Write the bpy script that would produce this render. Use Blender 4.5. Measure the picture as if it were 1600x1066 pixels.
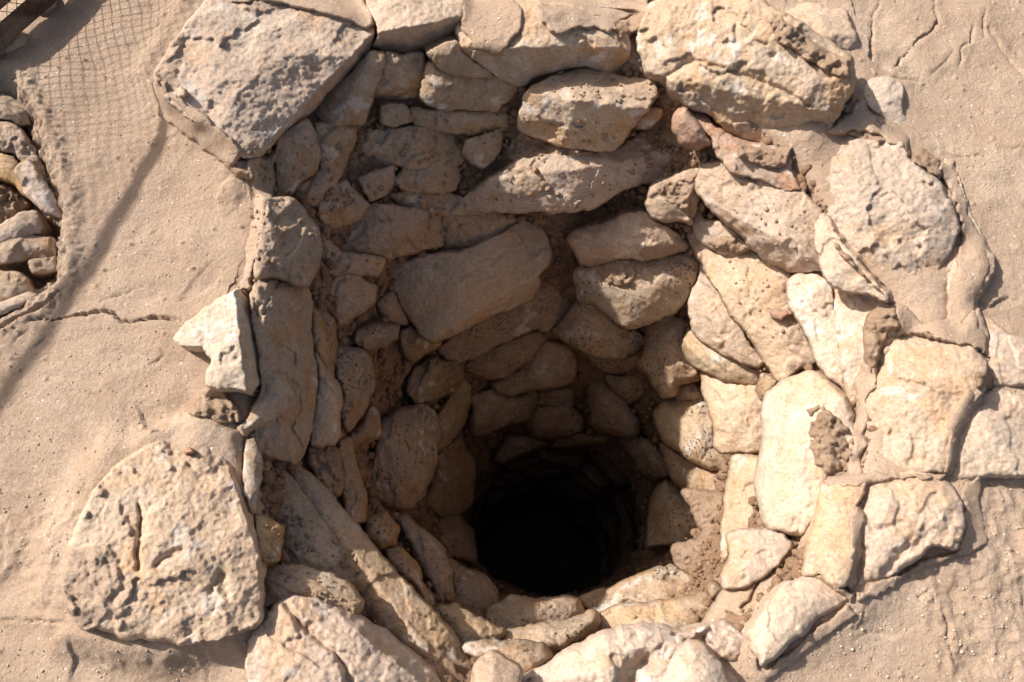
import bpy, math, random
import numpy as np
from mathutils import Vector, Matrix
from mathutils.geometry import delaunay_2d_cdt

# ------------------------------------------------------------------ camera, sky, sun, exposure
W_, H_, F_ = 1600.0, 1066.0, 1150.0           # photograph size and focal length in its pixels
TILT = math.radians(20.0)                      # off the vertical
CAM = np.array([-0.1035, -0.58, 1.60])
SUN_AZ = math.radians(-28.0)                   # direction the light travels, in the ground plane
SUN_EL = math.radians(41.0)

sc = bpy.context.scene
for o in list(bpy.data.objects):
    bpy.data.objects.remove(o)
cam_data = bpy.data.cameras.new('camera')
cam_data.sensor_width = 36.0
cam_data.lens = F_ / W_ * 36.0
cam_data.clip_start = 0.05
cam_data.clip_end = 500.0
cam = bpy.data.objects.new('camera', cam_data)
cam.location = CAM
cam.rotation_euler = (TILT, 0, 0)
sc.collection.objects.link(cam)
sc.camera = cam

world = bpy.data.worlds.new('World')
sc.world = world
world.use_nodes = True
wn = world.node_tree
sky = wn.nodes.new('ShaderNodeTexSky')
sky.sky_type = 'NISHITA'
sky.sun_disc = False
sky.sun_elevation = SUN_EL
sdir = Vector((math.cos(SUN_AZ) * math.cos(SUN_EL), math.sin(SUN_AZ) * math.cos(SUN_EL), -math.sin(SUN_EL)))
sky.sun_rotation = math.atan2(-sdir.x, -sdir.y)
sky.dust_density = 5.0
sky.air_density = 1.0
sky.ozone_density = 1.0
bg = wn.nodes['Background']
bg.inputs['Strength'].default_value = 0.085
wn.links.new(sky.outputs[0], bg.inputs['Color'])

sun_d = bpy.data.lights.new('sun', 'SUN')
sun_d.energy = 4.5
sun_d.angle = math.radians(1.0)
sun_d.color = (1.0, 0.95, 0.91)
sun = bpy.data.objects.new('sun', sun_d)
sun.rotation_euler = sdir.to_track_quat('-Z', 'Y').to_euler()
sun.location = (-3, 2, 5)
sc.collection.objects.link(sun)

sc.view_settings.view_transform = 'Standard'
sc.view_settings.look = 'None'
sc.view_settings.exposure = 0.63
sc.view_settings.gamma = 1.0
sc.cycles.use_denoising = True
sc.cycles.max_bounces = 10
sc.cycles.diffuse_bounces = 7
sc.render.film_transparent = False

rng = np.random.default_rng(7)
random.seed(7)

# ------------------------------------------------------------------ numeric helpers
FWD = np.array([0.0, math.sin(TILT), -math.cos(TILT)])
UPV = np.array([0.0, math.cos(TILT), math.sin(TILT)])
RGT = np.array([1.0, 0.0, 0.0])

def rays(p):
    p = np.atleast_2d(np.asarray(p, float))
    return FWD + RGT * ((p[:, :1] - W_ / 2) / F_) - UPV * ((p[:, 1:2] - H_ / 2) / F_)

def on_ground(p, z=0.0):
    d = rays(p)
    return CAM + d * ((z - CAM[2]) / d[:, 2:3])

def _hash(ix, iy, iz, seed):
    h = (ix.astype(np.uint32) * np.uint32(374761393) + iy.astype(np.uint32) * np.uint32(668265263)
         + iz.astype(np.uint32) * np.uint32(2246822519) + np.uint32((seed * 3266489917) & 0xffffffff))
    h ^= h >> np.uint32(15); h *= np.uint32(2246822519); h ^= h >> np.uint32(13); h *= np.uint32(3266489917); h ^= h >> np.uint32(16)
    return h.astype(np.float64) / 4294967295.0

def vnoise(p, seed=0):
    """value noise in -1..1 at the points p (n,3)"""
    with np.errstate(over='ignore'):
        i = np.floor(p).astype(np.int64)
        f = p - i
        f = f * f * f * (f * (f * 6 - 15) + 10)
        r = 0
        for dx in (0, 1):
            wx = f[:, 0] if dx else 1 - f[:, 0]
            for dy in (0, 1):
                wy = f[:, 1] if dy else 1 - f[:, 1]
                for dz in (0, 1):
                    wz = f[:, 2] if dz else 1 - f[:, 2]
                    r = r + wx * wy * wz * _hash(i[:, 0] + dx, i[:, 1] + dy, i[:, 2] + dz, seed)
    return r * 2 - 1

def fbm(p, octaves=4, seed=0, gain=0.5):
    a, s, r = 1.0, 0.0, 0
    q = np.array(p, float)
    for k in range(octaves):
        r = r + a * vnoise(q, seed + k * 17)
        s += a; a *= gain; q = q * 2.03 + 5.1
    return r / s

def ridged(p, octaves=4, seed=0):
    a, s, r = 1.0, 0.0, 0
    q = np.array(p, float)
    for k in range(octaves):
        r = r + a * (1 - 2 * np.abs(vnoise(q, seed + k * 13)))
        s += a; a *= 0.5; q = q * 2.07 + 3.3
    return r / s

def worley(p, seed=0):
    """F1, F2 in 2-D at the points p (n,2)"""
    with np.errstate(over='ignore'):
        i = np.floor(p).astype(np.int64)
        f1 = np.full(len(p), 9.0); f2 = np.full(len(p), 9.0); rr = np.zeros(len(p))
        for dx in (-1, 0, 1):
            for dy in (-1, 0, 1):
                cx, cy = i[:, 0] + dx, i[:, 1] + dy
                z = np.zeros_like(cx)
                hx, hy = _hash(cx, cy, z, seed), _hash(cx, cy, z + 7, seed)
                d = np.hypot(cx + hx - p[:, 0], cy + hy - p[:, 1])
                n = d < f1
                f2 = np.where(n, f1, np.minimum(f2, d))
                rr = np.where(n, _hash(cx, cy, z + 13, seed), rr)
                f1 = np.where(n, d, f1)
    return f1, f2, rr

def smooth(a, b, x):
    t = np.clip((x - a) / (b - a), 0, 1)
    return t * t * (3 - 2 * t)

def seg_dist(p, line):
    """distance of points p (n,2) to a polyline"""
    line = np.asarray(line, float)
    best = np.full(len(p), 1e9)
    for a, b in zip(line[:-1], line[1:]):
        ab = b - a
        t = np.clip(((p - a) @ ab) / (ab @ ab + 1e-12), 0, 1)
        best = np.minimum(best, np.hypot(*(p - a - t[:, None] * ab).T))
    return best

def inside(p, poly):
    poly = np.asarray(poly, float)
    r = np.zeros(len(p), bool)
    for (x0, y0), (x1, y1) in zip(poly, np.roll(poly, -1, 0)):
        c = (y0 > p[:, 1]) != (y1 > p[:, 1])
        r ^= c & (p[:, 0] < (x1 - x0) * (p[:, 1] - y0) / (y1 - y0 + 1e-12) + x0)
    return r

# ------------------------------------------------------------------ the shaft: radius at an angle and a depth
RIM = [(700,60),(600,60),(540,90),(460,160),(408,225),(412,300),(398,400),(380,480),(385,600),(380,680),(392,800),(402,900),(412,970),
       (480,1010),(600,1050),(700,1090),(850,1110),(1000,1090),(1130,1040),(1190,985),(1260,920),(1300,850),(1340,760),(1370,650),(1390,560),
       (1400,490),(1340,400),(1290,320),(1240,240),(1150,180),(1060,120),(990,90),(850,85)]
_r = on_ground(RIM)
_th = np.arctan2(_r[:, 1], _r[:, 0]); _rad = np.hypot(_r[:, 0], _r[:, 1])
_o = np.argsort(_th)
_grid = np.linspace(-math.pi, math.pi, 721)
_R0 = np.interp(_grid, np.r_[_th[_o] - 2 * math.pi, _th[_o], _th[_o] + 2 * math.pi], np.tile(_rad[_o], 3))
_k = np.hanning(25); _k /= _k.sum()
_R0 = np.convolve(np.r_[_R0[-41:-1], _R0, _R0[1:41]], _k, 'same')[40:-40]

def rim_radius(th):
    return np.interp((th + math.pi) % (2 * math.pi) - math.pi, _grid, _R0)

LIP = 2.25                                     # depth of the narrow throat, where the daylight ends
def shaft_centre(z):
    """the shaft leans towards the near side and narrows down to its throat"""
    s = np.clip(-np.asarray(z, float) / LIP, 0, 1)
    return 0.112 * s, -0.137 * s

def shaft_radius(th, z):
    z = np.minimum(z, 0.0)
    s = np.clip(-z / LIP, 0, 1)
    s = 0.8 * s + 0.2 * s * s
    throat = 1.0 / np.sqrt((np.cos(th) / 0.462) ** 2 + (np.sin(th) / 0.395) ** 2)
    base = 0.675 * (1 - s) + throat * s
    r = base + (rim_radius(th) - 0.675) * np.exp(z / 0.38)
    return r + 0.10 * smooth(LIP, LIP + 0.12, -z)

def shaft_polar(q):
    cx, cy = shaft_centre(q[:, 2])
    x, y = q[:, 0] - cx, q[:, 1] - cy
    return np.hypot(x, y), np.arctan2(y, x)

def shaft_hit(p, off=0.0):
    """depth along each ray (in units of the ray) where it meets the shaft wall or the ground"""
    d = rays(p)
    tg = (0.0 - CAM[2]) / d[:, 2]
    q = CAM + d * tg[:, None]
    rr_, aa_ = shaft_polar(q)
    out = rr_ > shaft_radius(aa_, 0 * tg) - off
    t = tg.copy(); hit = out.copy(); step = 0.014
    t_res = tg.copy()
    for k in range(420):
        t = t + step
        q = CAM + d * t[:, None]
        rr_, aa_ = shaft_polar(q)
        c = (rr_ > shaft_radius(aa_, q[:, 2]) - off) & ~hit
        t_res = np.where(c, t - step / 2, t_res)
        hit |= c
        if hit.all(): break
    t_res = np.where(hit, t_res, t)
    return t_res, out

# ------------------------------------------------------------------ materials
def nodes_of(name):
    m = bpy.data.materials.new(name); m.use_nodes = True
    nt = m.node_tree; b = nt.nodes['Principled BSDF']
    b.inputs['Specular IOR Level'].default_value = 0.085
    return m, nt, b

class N:
    """short node builder"""
    def __init__(s, nt): s.nt = nt
    def new(s, t, **kw):
        n = s.nt.nodes.new(t)
        for k, v in kw.items(): setattr(n, k, v)
        return n
    def link(s, a, b): s.nt.links.new(a, b)
    def val(s, sock, v):
        if hasattr(v, 'is_linked') or isinstance(v, bpy.types.NodeSocket): s.link(v, sock)
        else: sock.default_value = v
    def math(s, op, a, b=0.0, clamp=False):
        n = s.new('ShaderNodeMath', operation=op, use_clamp=clamp)
        s.val(n.inputs[0], a); s.val(n.inputs[1], b)
        return n.outputs[0]
    def noise(s, co, scale, detail=4.0, rough=0.55, dist=0.0):
        n = s.new('ShaderNodeTexNoise')
        s.link(co, n.inputs['Vector'])
        n.inputs['Scale'].default_value = scale; n.inputs['Detail'].default_value = detail
        n.inputs['Roughness'].default_value = rough; n.inputs['Distortion'].default_value = dist
        return n.outputs['Fac']
    def voro(s, co, scale, feature='F1', out='Distance', rand=1.0):
        n = s.new('ShaderNodeTexVoronoi', feature=feature)
        s.link(co, n.inputs['Vector']); n.inputs['Scale'].default_value = scale
        n.inputs['Randomness'].default_value = rand
        return n.outputs[out]
    def range(s, v, a, b, c=0.0, d=1.0, smooth=True):
        n = s.new('ShaderNodeMapRange', interpolation_type='SMOOTHSTEP' if smooth else 'LINEAR')
        s.val(n.inputs[0], v)
        for k, x in zip((1, 2, 3, 4), (a, b, c, d)): n.inputs[k].default_value = x
        return n.outputs[0]
    def mix(s, f, a, b, mode='MIX'):
        n = s.new('ShaderNodeMix', data_type='RGBA', blend_type=mode)
        s.val(n.inputs[0], f)
        for k, v in ((6, a), (7, b)):
            if isinstance(v, tuple): n.inputs[k].default_value = (*v, 1)
            else: s.link(v, n.inputs[k])
        return n.outputs[2]
    def bump(s, h, strength, dist, normal=None):
        n = s.new('ShaderNodeBump')
        n.inputs['Strength'].default_value = strength; n.inputs['Distance'].default_value = dist
        s.link(h, n.inputs['Height'])
        if normal is not None: s.link(normal, n.inputs['Normal'])
        return n.outputs[0]

MUD = np.array([0.51, 0.378, 0.272])

def make_mud(name, rough_bump=1.0, dark=(1, 1, 1), clumps=0.0):
    m, nt, b = nodes_of(name); g = N(nt)
    geo = g.new('ShaderNodeNewGeometry'); co = geo.outputs['Position']
    mid = g.noise(co, 6.0, 7, 0.66)
    c = g.mix(g.range(mid, 0.32, 0.68), (0.46, 0.332, 0.235), (0.60, 0.460, 0.343))
    c = g.mix(g.range(g.noise(co, 1.7, 5, 0.6, 0.6), 0.35, 0.65, 0.0, 0.45), c, (0.47, 0.338, 0.242))
    fine = g.noise(co, 170, 4, 0.75)
    c = g.mix(g.range(fine, 0.30, 0.72, 0, 0.7), c, (0.33, 0.228, 0.15))
    v = g.new('ShaderNodeTexVoronoi'); g.link(co, v.inputs['Vector']); v.inputs['Scale'].default_value = 58     # shell and lime crumbs
    sx = g.new('ShaderNodeSeparateXYZ'); g.link(v.outputs['Color'], sx.inputs[0])
    spk = g.math('MULTIPLY', g.range(v.outputs['Distance'], 0.10, 0.2, 1, 0), g.range(sx.outputs[0], 0.80, 0.84))
    c = g.mix(spk, c, (0.70, 0.63, 0.54))
    st = g.math('MULTIPLY', g.range(g.noise(co, 4.5, 5, 0.7), 0.63, 0.76), g.range(fine, 0.4, 0.6))
    c = g.mix(g.math('MULTIPLY', st, 0.5), c, (0.66, 0.6, 0.53))
    if clumps:
        cl = g.noise(co, 34, 6, 0.72, 0.5)
        c = g.mix(g.range(cl, 0.36, 0.66, clumps, 0.0), c, g.mix(1.0, c, (0.50, 0.43, 0.37), 'MULTIPLY'))  # noise-darkened patches: shade of cavities between clods, put into the colour
        c = g.mix(1.0, c, dark, 'MULTIPLY')
    g.link(c, b.inputs['Base Color'])
    b.inputs['Roughness'].default_value = 0.95
    pit = g.math('MULTIPLY', g.range(v.outputs['Distance'], 0.08, 0.24, 1, 0), g.range(sx.outputs[1], 0.74, 0.8))
    hgt = g.math('ADD', g.math('MULTIPLY', g.noise(co, 95, 6, 0.78), 0.0095), g.math('MULTIPLY', pit, -0.004))
    g.link(g.bump(hgt, 0.85 * rough_bump, 1.0), b.inputs['Normal'])
    return m

def make_stone(name, pitted):
    m, nt, b = nodes_of(name); g = N(nt)
    tc = g.new('ShaderNodeTexCoord'); oi = g.new('ShaderNodeObjectInfo')
    sc_ = g.new('ShaderNodeVectorMath', operation='ADD')
    g.link(tc.outputs['Object'], sc_.inputs[0])
    g.link(g.math('MULTIPLY', oi.outputs['Random'], 37.0), sc_.inputs[1])
    co = sc_.outputs[0]
    at = g.new('ShaderNodeAttribute', attribute_name='tone')
    c = at.outputs['Color']
    fine = g.noise(co, 120, 5, 0.8)
    c = g.mix(g.range(fine, 0.30, 0.56, 0.75, 0.0), c, g.mix(1.0, c, (0.62, 0.55, 0.48), 'MULTIPLY'))
    c = g.mix(g.range(fine, 0.57, 0.74, 0.0, 0.5), c, (0.78, 0.70, 0.58))
    hgt = g.math('MULTIPLY', g.noise(co, 85, 7, 0.78, 0.3), 0.0082)
    pk = g.range(g.noise(co, 8, 4, 0.65), *((0.45, 0.58) if pitted else (0.63, 0.70)))
    pits = g.math('MULTIPLY', g.range(g.noise(co, 105 if pitted else 80, 3, 0.6, 0.3), 0.36, 0.43, 1, 0), pk)
    if pitted:
        c = g.mix(g.math('MULTIPLY', pits, 0.85), c, (0.05, 0.042, 0.035))                                  # black growth in the pits
    else:
        c = g.mix(g.math('MULTIPLY', pits, 0.35), c, (0.27, 0.19, 0.12))
    hgt = g.math('ADD', hgt, g.math('MULTIPLY', pits, -0.005 if pitted else -0.002))
    g.link(c, b.inputs['Base Color'])
    b.inputs['Roughness'].default_value = 0.9
    g.link(g.bump(hgt, 0.9, 1.0), b.inputs['Normal'])
    return m

M_STONE = make_stone('weathered_limestone', False)
M_DEEP = make_stone('pitted_limestone', True)
M_MUD = make_mud('mud_plaster')
M_CLOD = make_mud('crumbled_mud', 1.3, (0.98, 0.94, 0.89), 0.2)
M_DAUB = make_mud('damp_mud_daub', 1.4, (0.93, 0.84, 0.76), 0.5)

def make_rust():
    m, nt, b = nodes_of('rusted_steel'); g = N(nt)
    tc = g.new('ShaderNodeTexCoord'); co = tc.outputs['Object']
    c = g.mix(g.range(g.noise(co, 9, 6, 0.7), 0.4, 0.65), (0.075, 0.045, 0.033), (0.20, 0.155, 0.125))
    c = g.mix(g.range(g.noise(co, 30, 6, 0.7), 0.55, 0.7, 0, 0.8), c, (0.16, 0.06, 0.025))
    c = g.mix(g.range(g.noise(co, 120, 3, 0.7), 0.6, 0.75, 0, 0.5), c, (0.33, 0.26, 0.2))
    g.link(c, b.inputs['Base Color'])
    b.inputs['Metallic'].default_value = 0.25
    b.inputs['Roughness'].default_value = 0.75
    g.link(g.bump(g.noise(co, 90, 6, 0.7), 0.5, 0.002), b.inputs['Normal'])
    return m
M_RUST = make_rust()

# ------------------------------------------------------------------ mesh linking
def link(name, verts, faces, mat, parent=None, origin=None, tone=None, kind=None, smooth_=True):
    verts = np.asarray(verts, float)
    origin = verts.mean(0) if origin is None else np.asarray(origin, float)
    me = bpy.data.meshes.new(name)
    v = verts - origin
    if isinstance(faces, np.ndarray) and faces.ndim == 2:
        n = faces.shape[1]
        me.vertices.add(len(v)); me.vertices.foreach_set('co', v.ravel().astype(np.float32))
        me.loops.add(faces.size); me.loops.foreach_set('vertex_index', faces.ravel().astype(np.int32))
        me.polygons.add(len(faces)); me.polygons.foreach_set('loop_start', np.arange(0, faces.size, n, dtype=np.int32))
        me.update(calc_edges=True); me.validate()
    else:
        me.from_pydata(v.tolist(), [], [tuple(int(i) for i in f) for f in faces]); me.update()
    if smooth_:
        me.polygons.foreach_set('use_smooth', np.ones(len(me.polygons), bool))
    if tone is not None:
        if callable(tone):
            nz = np.empty(len(v) * 3, np.float32); me.vertex_normals.foreach_get('vector', nz)
            tone = tone(nz.reshape(-1, 3)[:, 2])
        a = me.attributes.new('tone', 'FLOAT_COLOR', 'POINT')
        a.data.foreach_set('color', np.c_[np.clip(tone, 0.01, 0.9), np.ones(len(v))].astype(np.float32).ravel())
    me.materials.append(mat)
    o = bpy.data.objects.new(name, me)
    sc.collection.objects.link(o)
    if parent is not None:
        o.parent = parent
        o.location = Vector(origin) - parent.location
    else:
        o.location = origin
    if kind: o['kind'] = kind
    return o

def grid_faces(nu, nv, wrap):
    i = np.arange(nu if wrap else nu - 1)[:, None]; j = np.arange(nv - 1)[None, :]
    i2 = (i + 1) % nu
    return np.stack([(i * nv + j), (i2 * nv + j), (i2 * nv + j + 1), (i * nv + j + 1)], -1).reshape(-1, 4)

def stone_tone(q, seed, tint, dust, nz, mud=None):
    """colour of bare limestone at the points q: cream, ochre bloom, pale lime, grey weathering, with dust on what faces up"""
    tint = np.asarray(tint); tint = tint * .96 + tint.mean() * .04
    q = q + seed * 1.37
    n1 = fbm(q * 5.0, 4, seed); n2 = fbm(q * 12, 5, seed + 1, .6); n3 = fbm(q * 40, 3, seed + 2, .6); n4 = fbm(q * 8, 5, seed + 3, .6); n5 = fbm(q * 6.5, 5, seed + 4, .6)
    c = tint[None] * (1 + 0.16 * n1)[:, None]
    def mx(c, k, col): return c * (1 - k[:, None]) + np.asarray(col) * k[:, None]
    k = smooth(.06, .34, n2) * .75
    c = c * (1 - k[:, None]) + c * np.array([1.0, .84, .64]) * k[:, None]
    lum = tint.max() / 0.66
    c = mx(c, smooth(.10, .30, n4) * .55, np.array([.70, .58, .45]) * min(1, lum))
    c = mx(c, smooth(.16, .40, n5) * .45, np.array([.54, .455, .365]) * min(1, lum))
    c = c * (1 + .22 * n3)[:, None]
    st = smooth(.22, .36, fbm(q * 9, 3, seed + 5)) * smooth(.0, .25, n3)
    c = mx(c, st * .6, (.74, .71, .66))
    md = MUD[None] * (0.95 + .16 * n2 + .10 * n3)[:, None]
    d = dust * smooth(.40, .95, nz + .55 * n2 + .25 * n3)
    c = c * (1 - d[:, None]) + md * d[:, None]
    if mud is not None:
        k = smooth(.25, .6, mud + .3 * n3)
        c = c * (1 - k[:, None]) + md * k[:, None]
    return c

# ------------------------------------------------------------------ the ground: trowelled mud round the mouth of the well
def to_px(q):
    v = q - CAM
    f = v @ FWD
    return np.stack([W_ / 2 + F_ * (v @ RGT) / f, H_ / 2 - F_ * (v @ UPV) / f], -1)

# drying cracks: (points, width, depth) measured on the photograph, laid on the ground plane
CRACKS = [
    ([(48,500),(66,497),(84,499),(105,496),(127,491),(152,486),(177,489),(184,496),(191,500),(208,501),(225,499),(240,496),(253,495),(281,499)], 2.4, .016),
    ([(-20,520),(8,512),(30,496),(62,480),(95,456)], 5, .02),
    ([(1458,-10),(1460,15),(1466,34),(1451,54),(1440,60),(1433,64),(1425,74),(1418,83),(1408,92),(1402,104),(1393,110)], 2.0, .014),
    ([(1521,38),(1519,52),(1516,66),(1503,72),(1498,78),(1502,92),(1499,104)], 2.0, .008),
    ([(1486,82),(1478,95),(1468,105),(1455,118)], 1.8, .007),
    ([(1375,-5),(1371,12),(1363,28),(1361,52),(1357,78),(1359,104)], 1.8, .008),
    ([(1393,127),(1410,128),(1434,130)], 2, .008),
    ([(1468,245),(1490,247),(1520,248),(1548,244)], 2, .006),
    ([(1541,12),(1538,40),(1541,56)], 2, .006),
    ([(1548,40),(1562,62),(1585,92),(1604,112)], 3, .008),
    ([(-10,966),(40,968),(88,970),(130,973)], 2.2, .008),
    ([(335,1012),(331,1040),(326,1075)], 2, .005),
    ([(232,570),(246,563),(256,553),(253,547)], 2, .006),
    ([(160,470),(185,460),(205,452),(225,444)], 2, .004),
    ([(20,540),(28,528),(46,512)], 2.5, .006),
    ([(50,545),(60,535),(70,524)], 4, .006),
    ([(1430,78),(1445,82),(1470,80)], 2, .003),
    ([(1560,232),(1580,236),(1600,232)], 3, .004),
    ([(1330,1000),(1360,985),(1400,990)], 2, .003),
    ([(1468,950),(1478,975),(1475,1000),(1490,1040)], 3, .006),
    ([(1440,900),(1446,920),(1432,935),(1440,965)], 3, .006),
    ([(720,-5),(735,10),(745,40)], 2, .006),
]
# edges where the upper coat of plaster has flaked away: (points, drop on the right-hand side when walking along)
FLAKES = [
    ([(240,700),(233,684),(228,676),(240,672),(258,682),(272,684),(285,672),(300,655)], 14, .012),
    ([(1340,40),(1352,70),(1350,100),(1372,116),(1395,118)], 12, .010),
    ([(1600,470),(1570,462),(1545,478),(1525,470),(1512,455)], 12, .010),
    ([(1520,740),(1508,775),(1510,830),(1480,862),(1440,872)], 14, .010),
    ([(137,985),(128,1010),(120,1040),(112,1075)], 12, .007),
]
PEELED = [[(279,472),(288,455),(300,440),(325,410),(340,418),(345,432),(330,450),(310,462),(298,467)],
          [(1365,880),(1440,865),(1445,900),(1430,940),(1440,975),(1390,1000),(1330,985),(1345,925)]]
COARSE = [(1495,770),(1520,735),(1620,735),(1650,1100),(1460,1100),(1445,1000),(1430,940),(1445,900),(1440,860),(1475,850)]
COARSE_LEFT = [(-40,800),(60,790),(130,770),(200,740),(230,700),(300,760),(260,900),(130,960),(60,935),(-40,910)]
PIT = [(-900,60),(-200,130),(20,128),(48,165),(62,210),(84,270),(97,330),(95,400),(92,436),(60,458),(0,496),(-200,600),(-900,700)]

# mud banked up against the stones of the mouth: (outline, height)
BANKED = [([(240,120),(262,80),(300,30),(330,-5),(480,-15),(580,35),(540,100),(400,235),(381,249),(330,205),(290,180),(262,160)], .05),
          ([(267,686),(324,653),(369,691),(391,781),(414,885),(409,969),(359,994),(272,1005),(194,997),(131,982),(100,925),(108,850),(150,768),(200,715)], .065),
          ([(1060,-12),(1180,-10),(1338,110),(1331,139),(1249,225),(1140,200)], .03),
          ([(1253,225),(1361,210),(1444,268),(1498,356),(1468,420),(1446,500),(1303,363)], .02),
          ([(1385,545),(1460,515),(1542,565),(1510,640),(1490,735),(1365,752),(1335,745)], .014),
          ([(1488,655),(1560,606),(1640,625),(1640,740),(1490,748)], .012),
          ([(1357,762),(1430,729),(1502,782),(1495,858),(1388,899),(1334,923)], .012),
          ([(1272,896),(1327,937),(1261,988),(1189,1043),(1165,992),(1203,933)], .025),
          ([(390,1000),(462,932),(600,985),(705,1085),(560,1120),(400,1100)], .03)]

def poly_sd(p, poly):
    d = seg_dist(p, list(poly) + [poly[0]])
    return np.where(inside(p, poly), d, -d)

def ground_height(x, y):
    q = np.stack([x, y, np.zeros_like(x)], -1)
    z = 0.026 * fbm(q * 1.3, 3, 3) + 0.012 * fbm(q * 4.5, 3, 5) + 0.0035 * fbm(q * 14, 3, 7)
    z = z + 0.0035 * fbm(q * np.array([9.0, 24.0, 1]), 4, 9) + 0.0012 * fbm(q * 60, 4, 11, .6) + 0.0015 * smooth(.15, .4, fbm(q * 11, 4, 13))
    near = np.hypot(x, y) < 2.6
    p = to_px(q[near]); qn = q[near]; zn = z[near]
    jit = np.stack([vnoise(qn * 40, 21) + .7 * vnoise(qn * 120, 23), vnoise(qn * 40, 22) + .7 * vnoise(qn * 120, 24)], -1)
    pj = p + jit * 1.7
    for poly, hb in BANKED:
        sd = poly_sd(p + jit * 2.5, poly)
        zn += hb * np.exp(-(np.maximum(-sd, 0) / (34 + 16 * vnoise(qn * 5, 29))) ** 2) * (0.8 + 0.35 * fbm(qn * 9, 4, 28))
    for pts, wd, dp in CRACKS:
        a = np.asarray(pts, float)
        m = (p[:, 0] > a[:, 0].min() - 40) & (p[:, 0] < a[:, 0].max() + 40) & (p[:, 1] > a[:, 1].min() - 40) & (p[:, 1] < a[:, 1].max() + 40)
        d = seg_dist(pj[m], a)
        end = np.minimum(np.hypot(*(p[m] - a[0]).T), np.hypot(*(p[m] - a[-1]).T))
        wv = wd * 0.75 * (0.75 + 0.5 * vnoise(qn[m] * 18, 27))
        zn[m] += -dp * 1.3 * np.exp(-(d / wv) ** 4) * (0.3 + 0.7 * smooth(0, 30, end)) + 0.0014 * np.exp(-((d - 7) / 6) ** 2)
    for pts, wd, dp in FLAKES:
        a = np.asarray(pts, float)
        m = (p[:, 0] > a[:, 0].min() - 70) & (p[:, 0] < a[:, 0].max() + 70) & (p[:, 1] > a[:, 1].min() - 70) & (p[:, 1] < a[:, 1].max() + 70)
        best = np.full(m.sum(), 1e9); sg = np.zeros(m.sum())
        for u_, v_ in zip(a[:-1], a[1:]):
            ab = v_ - u_; r_ = pj[m] - u_
            t_ = np.clip((r_ @ ab) / (ab @ ab), 0, 1)
            dd = np.hypot(*(r_ - t_[:, None] * ab).T); n_ = dd < best
            best = np.where(n_, dd, best); sg = np.where(n_, np.sign(ab[0] * r_[:, 1] - ab[1] * r_[:, 0]), sg)
        sd = -best * sg                                       # positive on the flaked side
        end = np.minimum(np.hypot(*(p[m] - a[0]).T), np.hypot(*(p[m] - a[-1]).T))
        zn[m] -= dp * smooth(0, 2.2, sd) * np.exp(-np.maximum(sd, 0) / (wd * 5)) * smooth(0, 30, end) * smooth(62, 25, best)
    for poly in PEELED:
        sd = poly_sd(pj, poly)
        zn -= 0.004 * smooth(-2.5, 3.5, sd)
    for poly in (COARSE, COARSE_LEFT):
        k = smooth(-12, 25, poly_sd(pj, poly))
        m = k > 0
        f1, f2, rr = worley(qn[m][:, :2] * 42, 31)
        zn[m] += k[m] * (0.006 * (0.55 - f1) * (rr > .35) + 0.010 * fbm(qn[m] * 16, 5, 33) + 0.004 * ridged(qn[m] * 40, 3, 35))
    f1, f2, rr = worley(qn[:, :2] * 26, 41)                                 # a few crumbs stuck in the smooth coat
    zn += 0.005 * smooth(0.18, 0.04, f1) * (rr > 0.93)
    sd = poly_sd(p + jit * 6, PIT)
    k = smooth(-10, 60, sd)
    m = k > 0
    zn -= 0.12 * k
    zn += 0.012 * np.exp(-((sd + 16) / 12) ** 2)
    zn[m] += k[m] * (0.05 * fbm(qn[m] * 7, 5, 51) + 0.02 * ridged(qn[m] * 22, 3, 53))
    z[near] = zn
    return z

def axis(lo, hi, d):
    core = np.arange(lo, hi, d)
    out = np.geomspace(d, 30.0, 46).cumsum() * 0.35 + d
    return np.r_[lo - out[::-1], core, core[-1] + out]
gx, gy = axis(-1.62, 1.36, 0.0036), axis(-0.78, 1.34, 0.0036)
X, Y = np.meshgrid(gx, gy, indexing='ij')
RHO = np.hypot(X, Y); RIMR = rim_radius(np.arctan2(Y, X))
S = RHO - RIMR
live = S > -0.035
Z = np.full(X.shape, -0.3)
Z[live] = ground_height(X[live], Y[live])
Z -= 0.014 * np.exp(-np.maximum(S, 0) / 0.02) + 0.16 * smooth(0.0, 0.032, -S)
nv_ = len(gy)
fc = grid_faces(len(gx), nv_, False)
fc = fc[live.ravel()[fc].all(1)]
used = np.zeros(X.size, bool); used[fc.ravel()] = True
remap = np.cumsum(used) - 1
V = np.stack([X, Y, Z], -1).reshape(-1, 3)[used]
ground_verts = V[np.hypot(V[:, 0], V[:, 1]) < 2.2]
ground = link('ground', V, remap[fc], M_MUD, origin=(0, 0, 0), kind='structure')
ground['label'] = 'smooth tan mud plaster trowelled around the mouth of the well'

# ------------------------------------------------------------------ the well and the mud behind its stones
well = bpy.data.objects.new('stone_well', None)
well.empty_display_size = 0.3
sc.collection.objects.link(well)
well['label'] = 'round dry stone well shaft of tan limestone blocks seen from above'
well['category'] = 'well'

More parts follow.
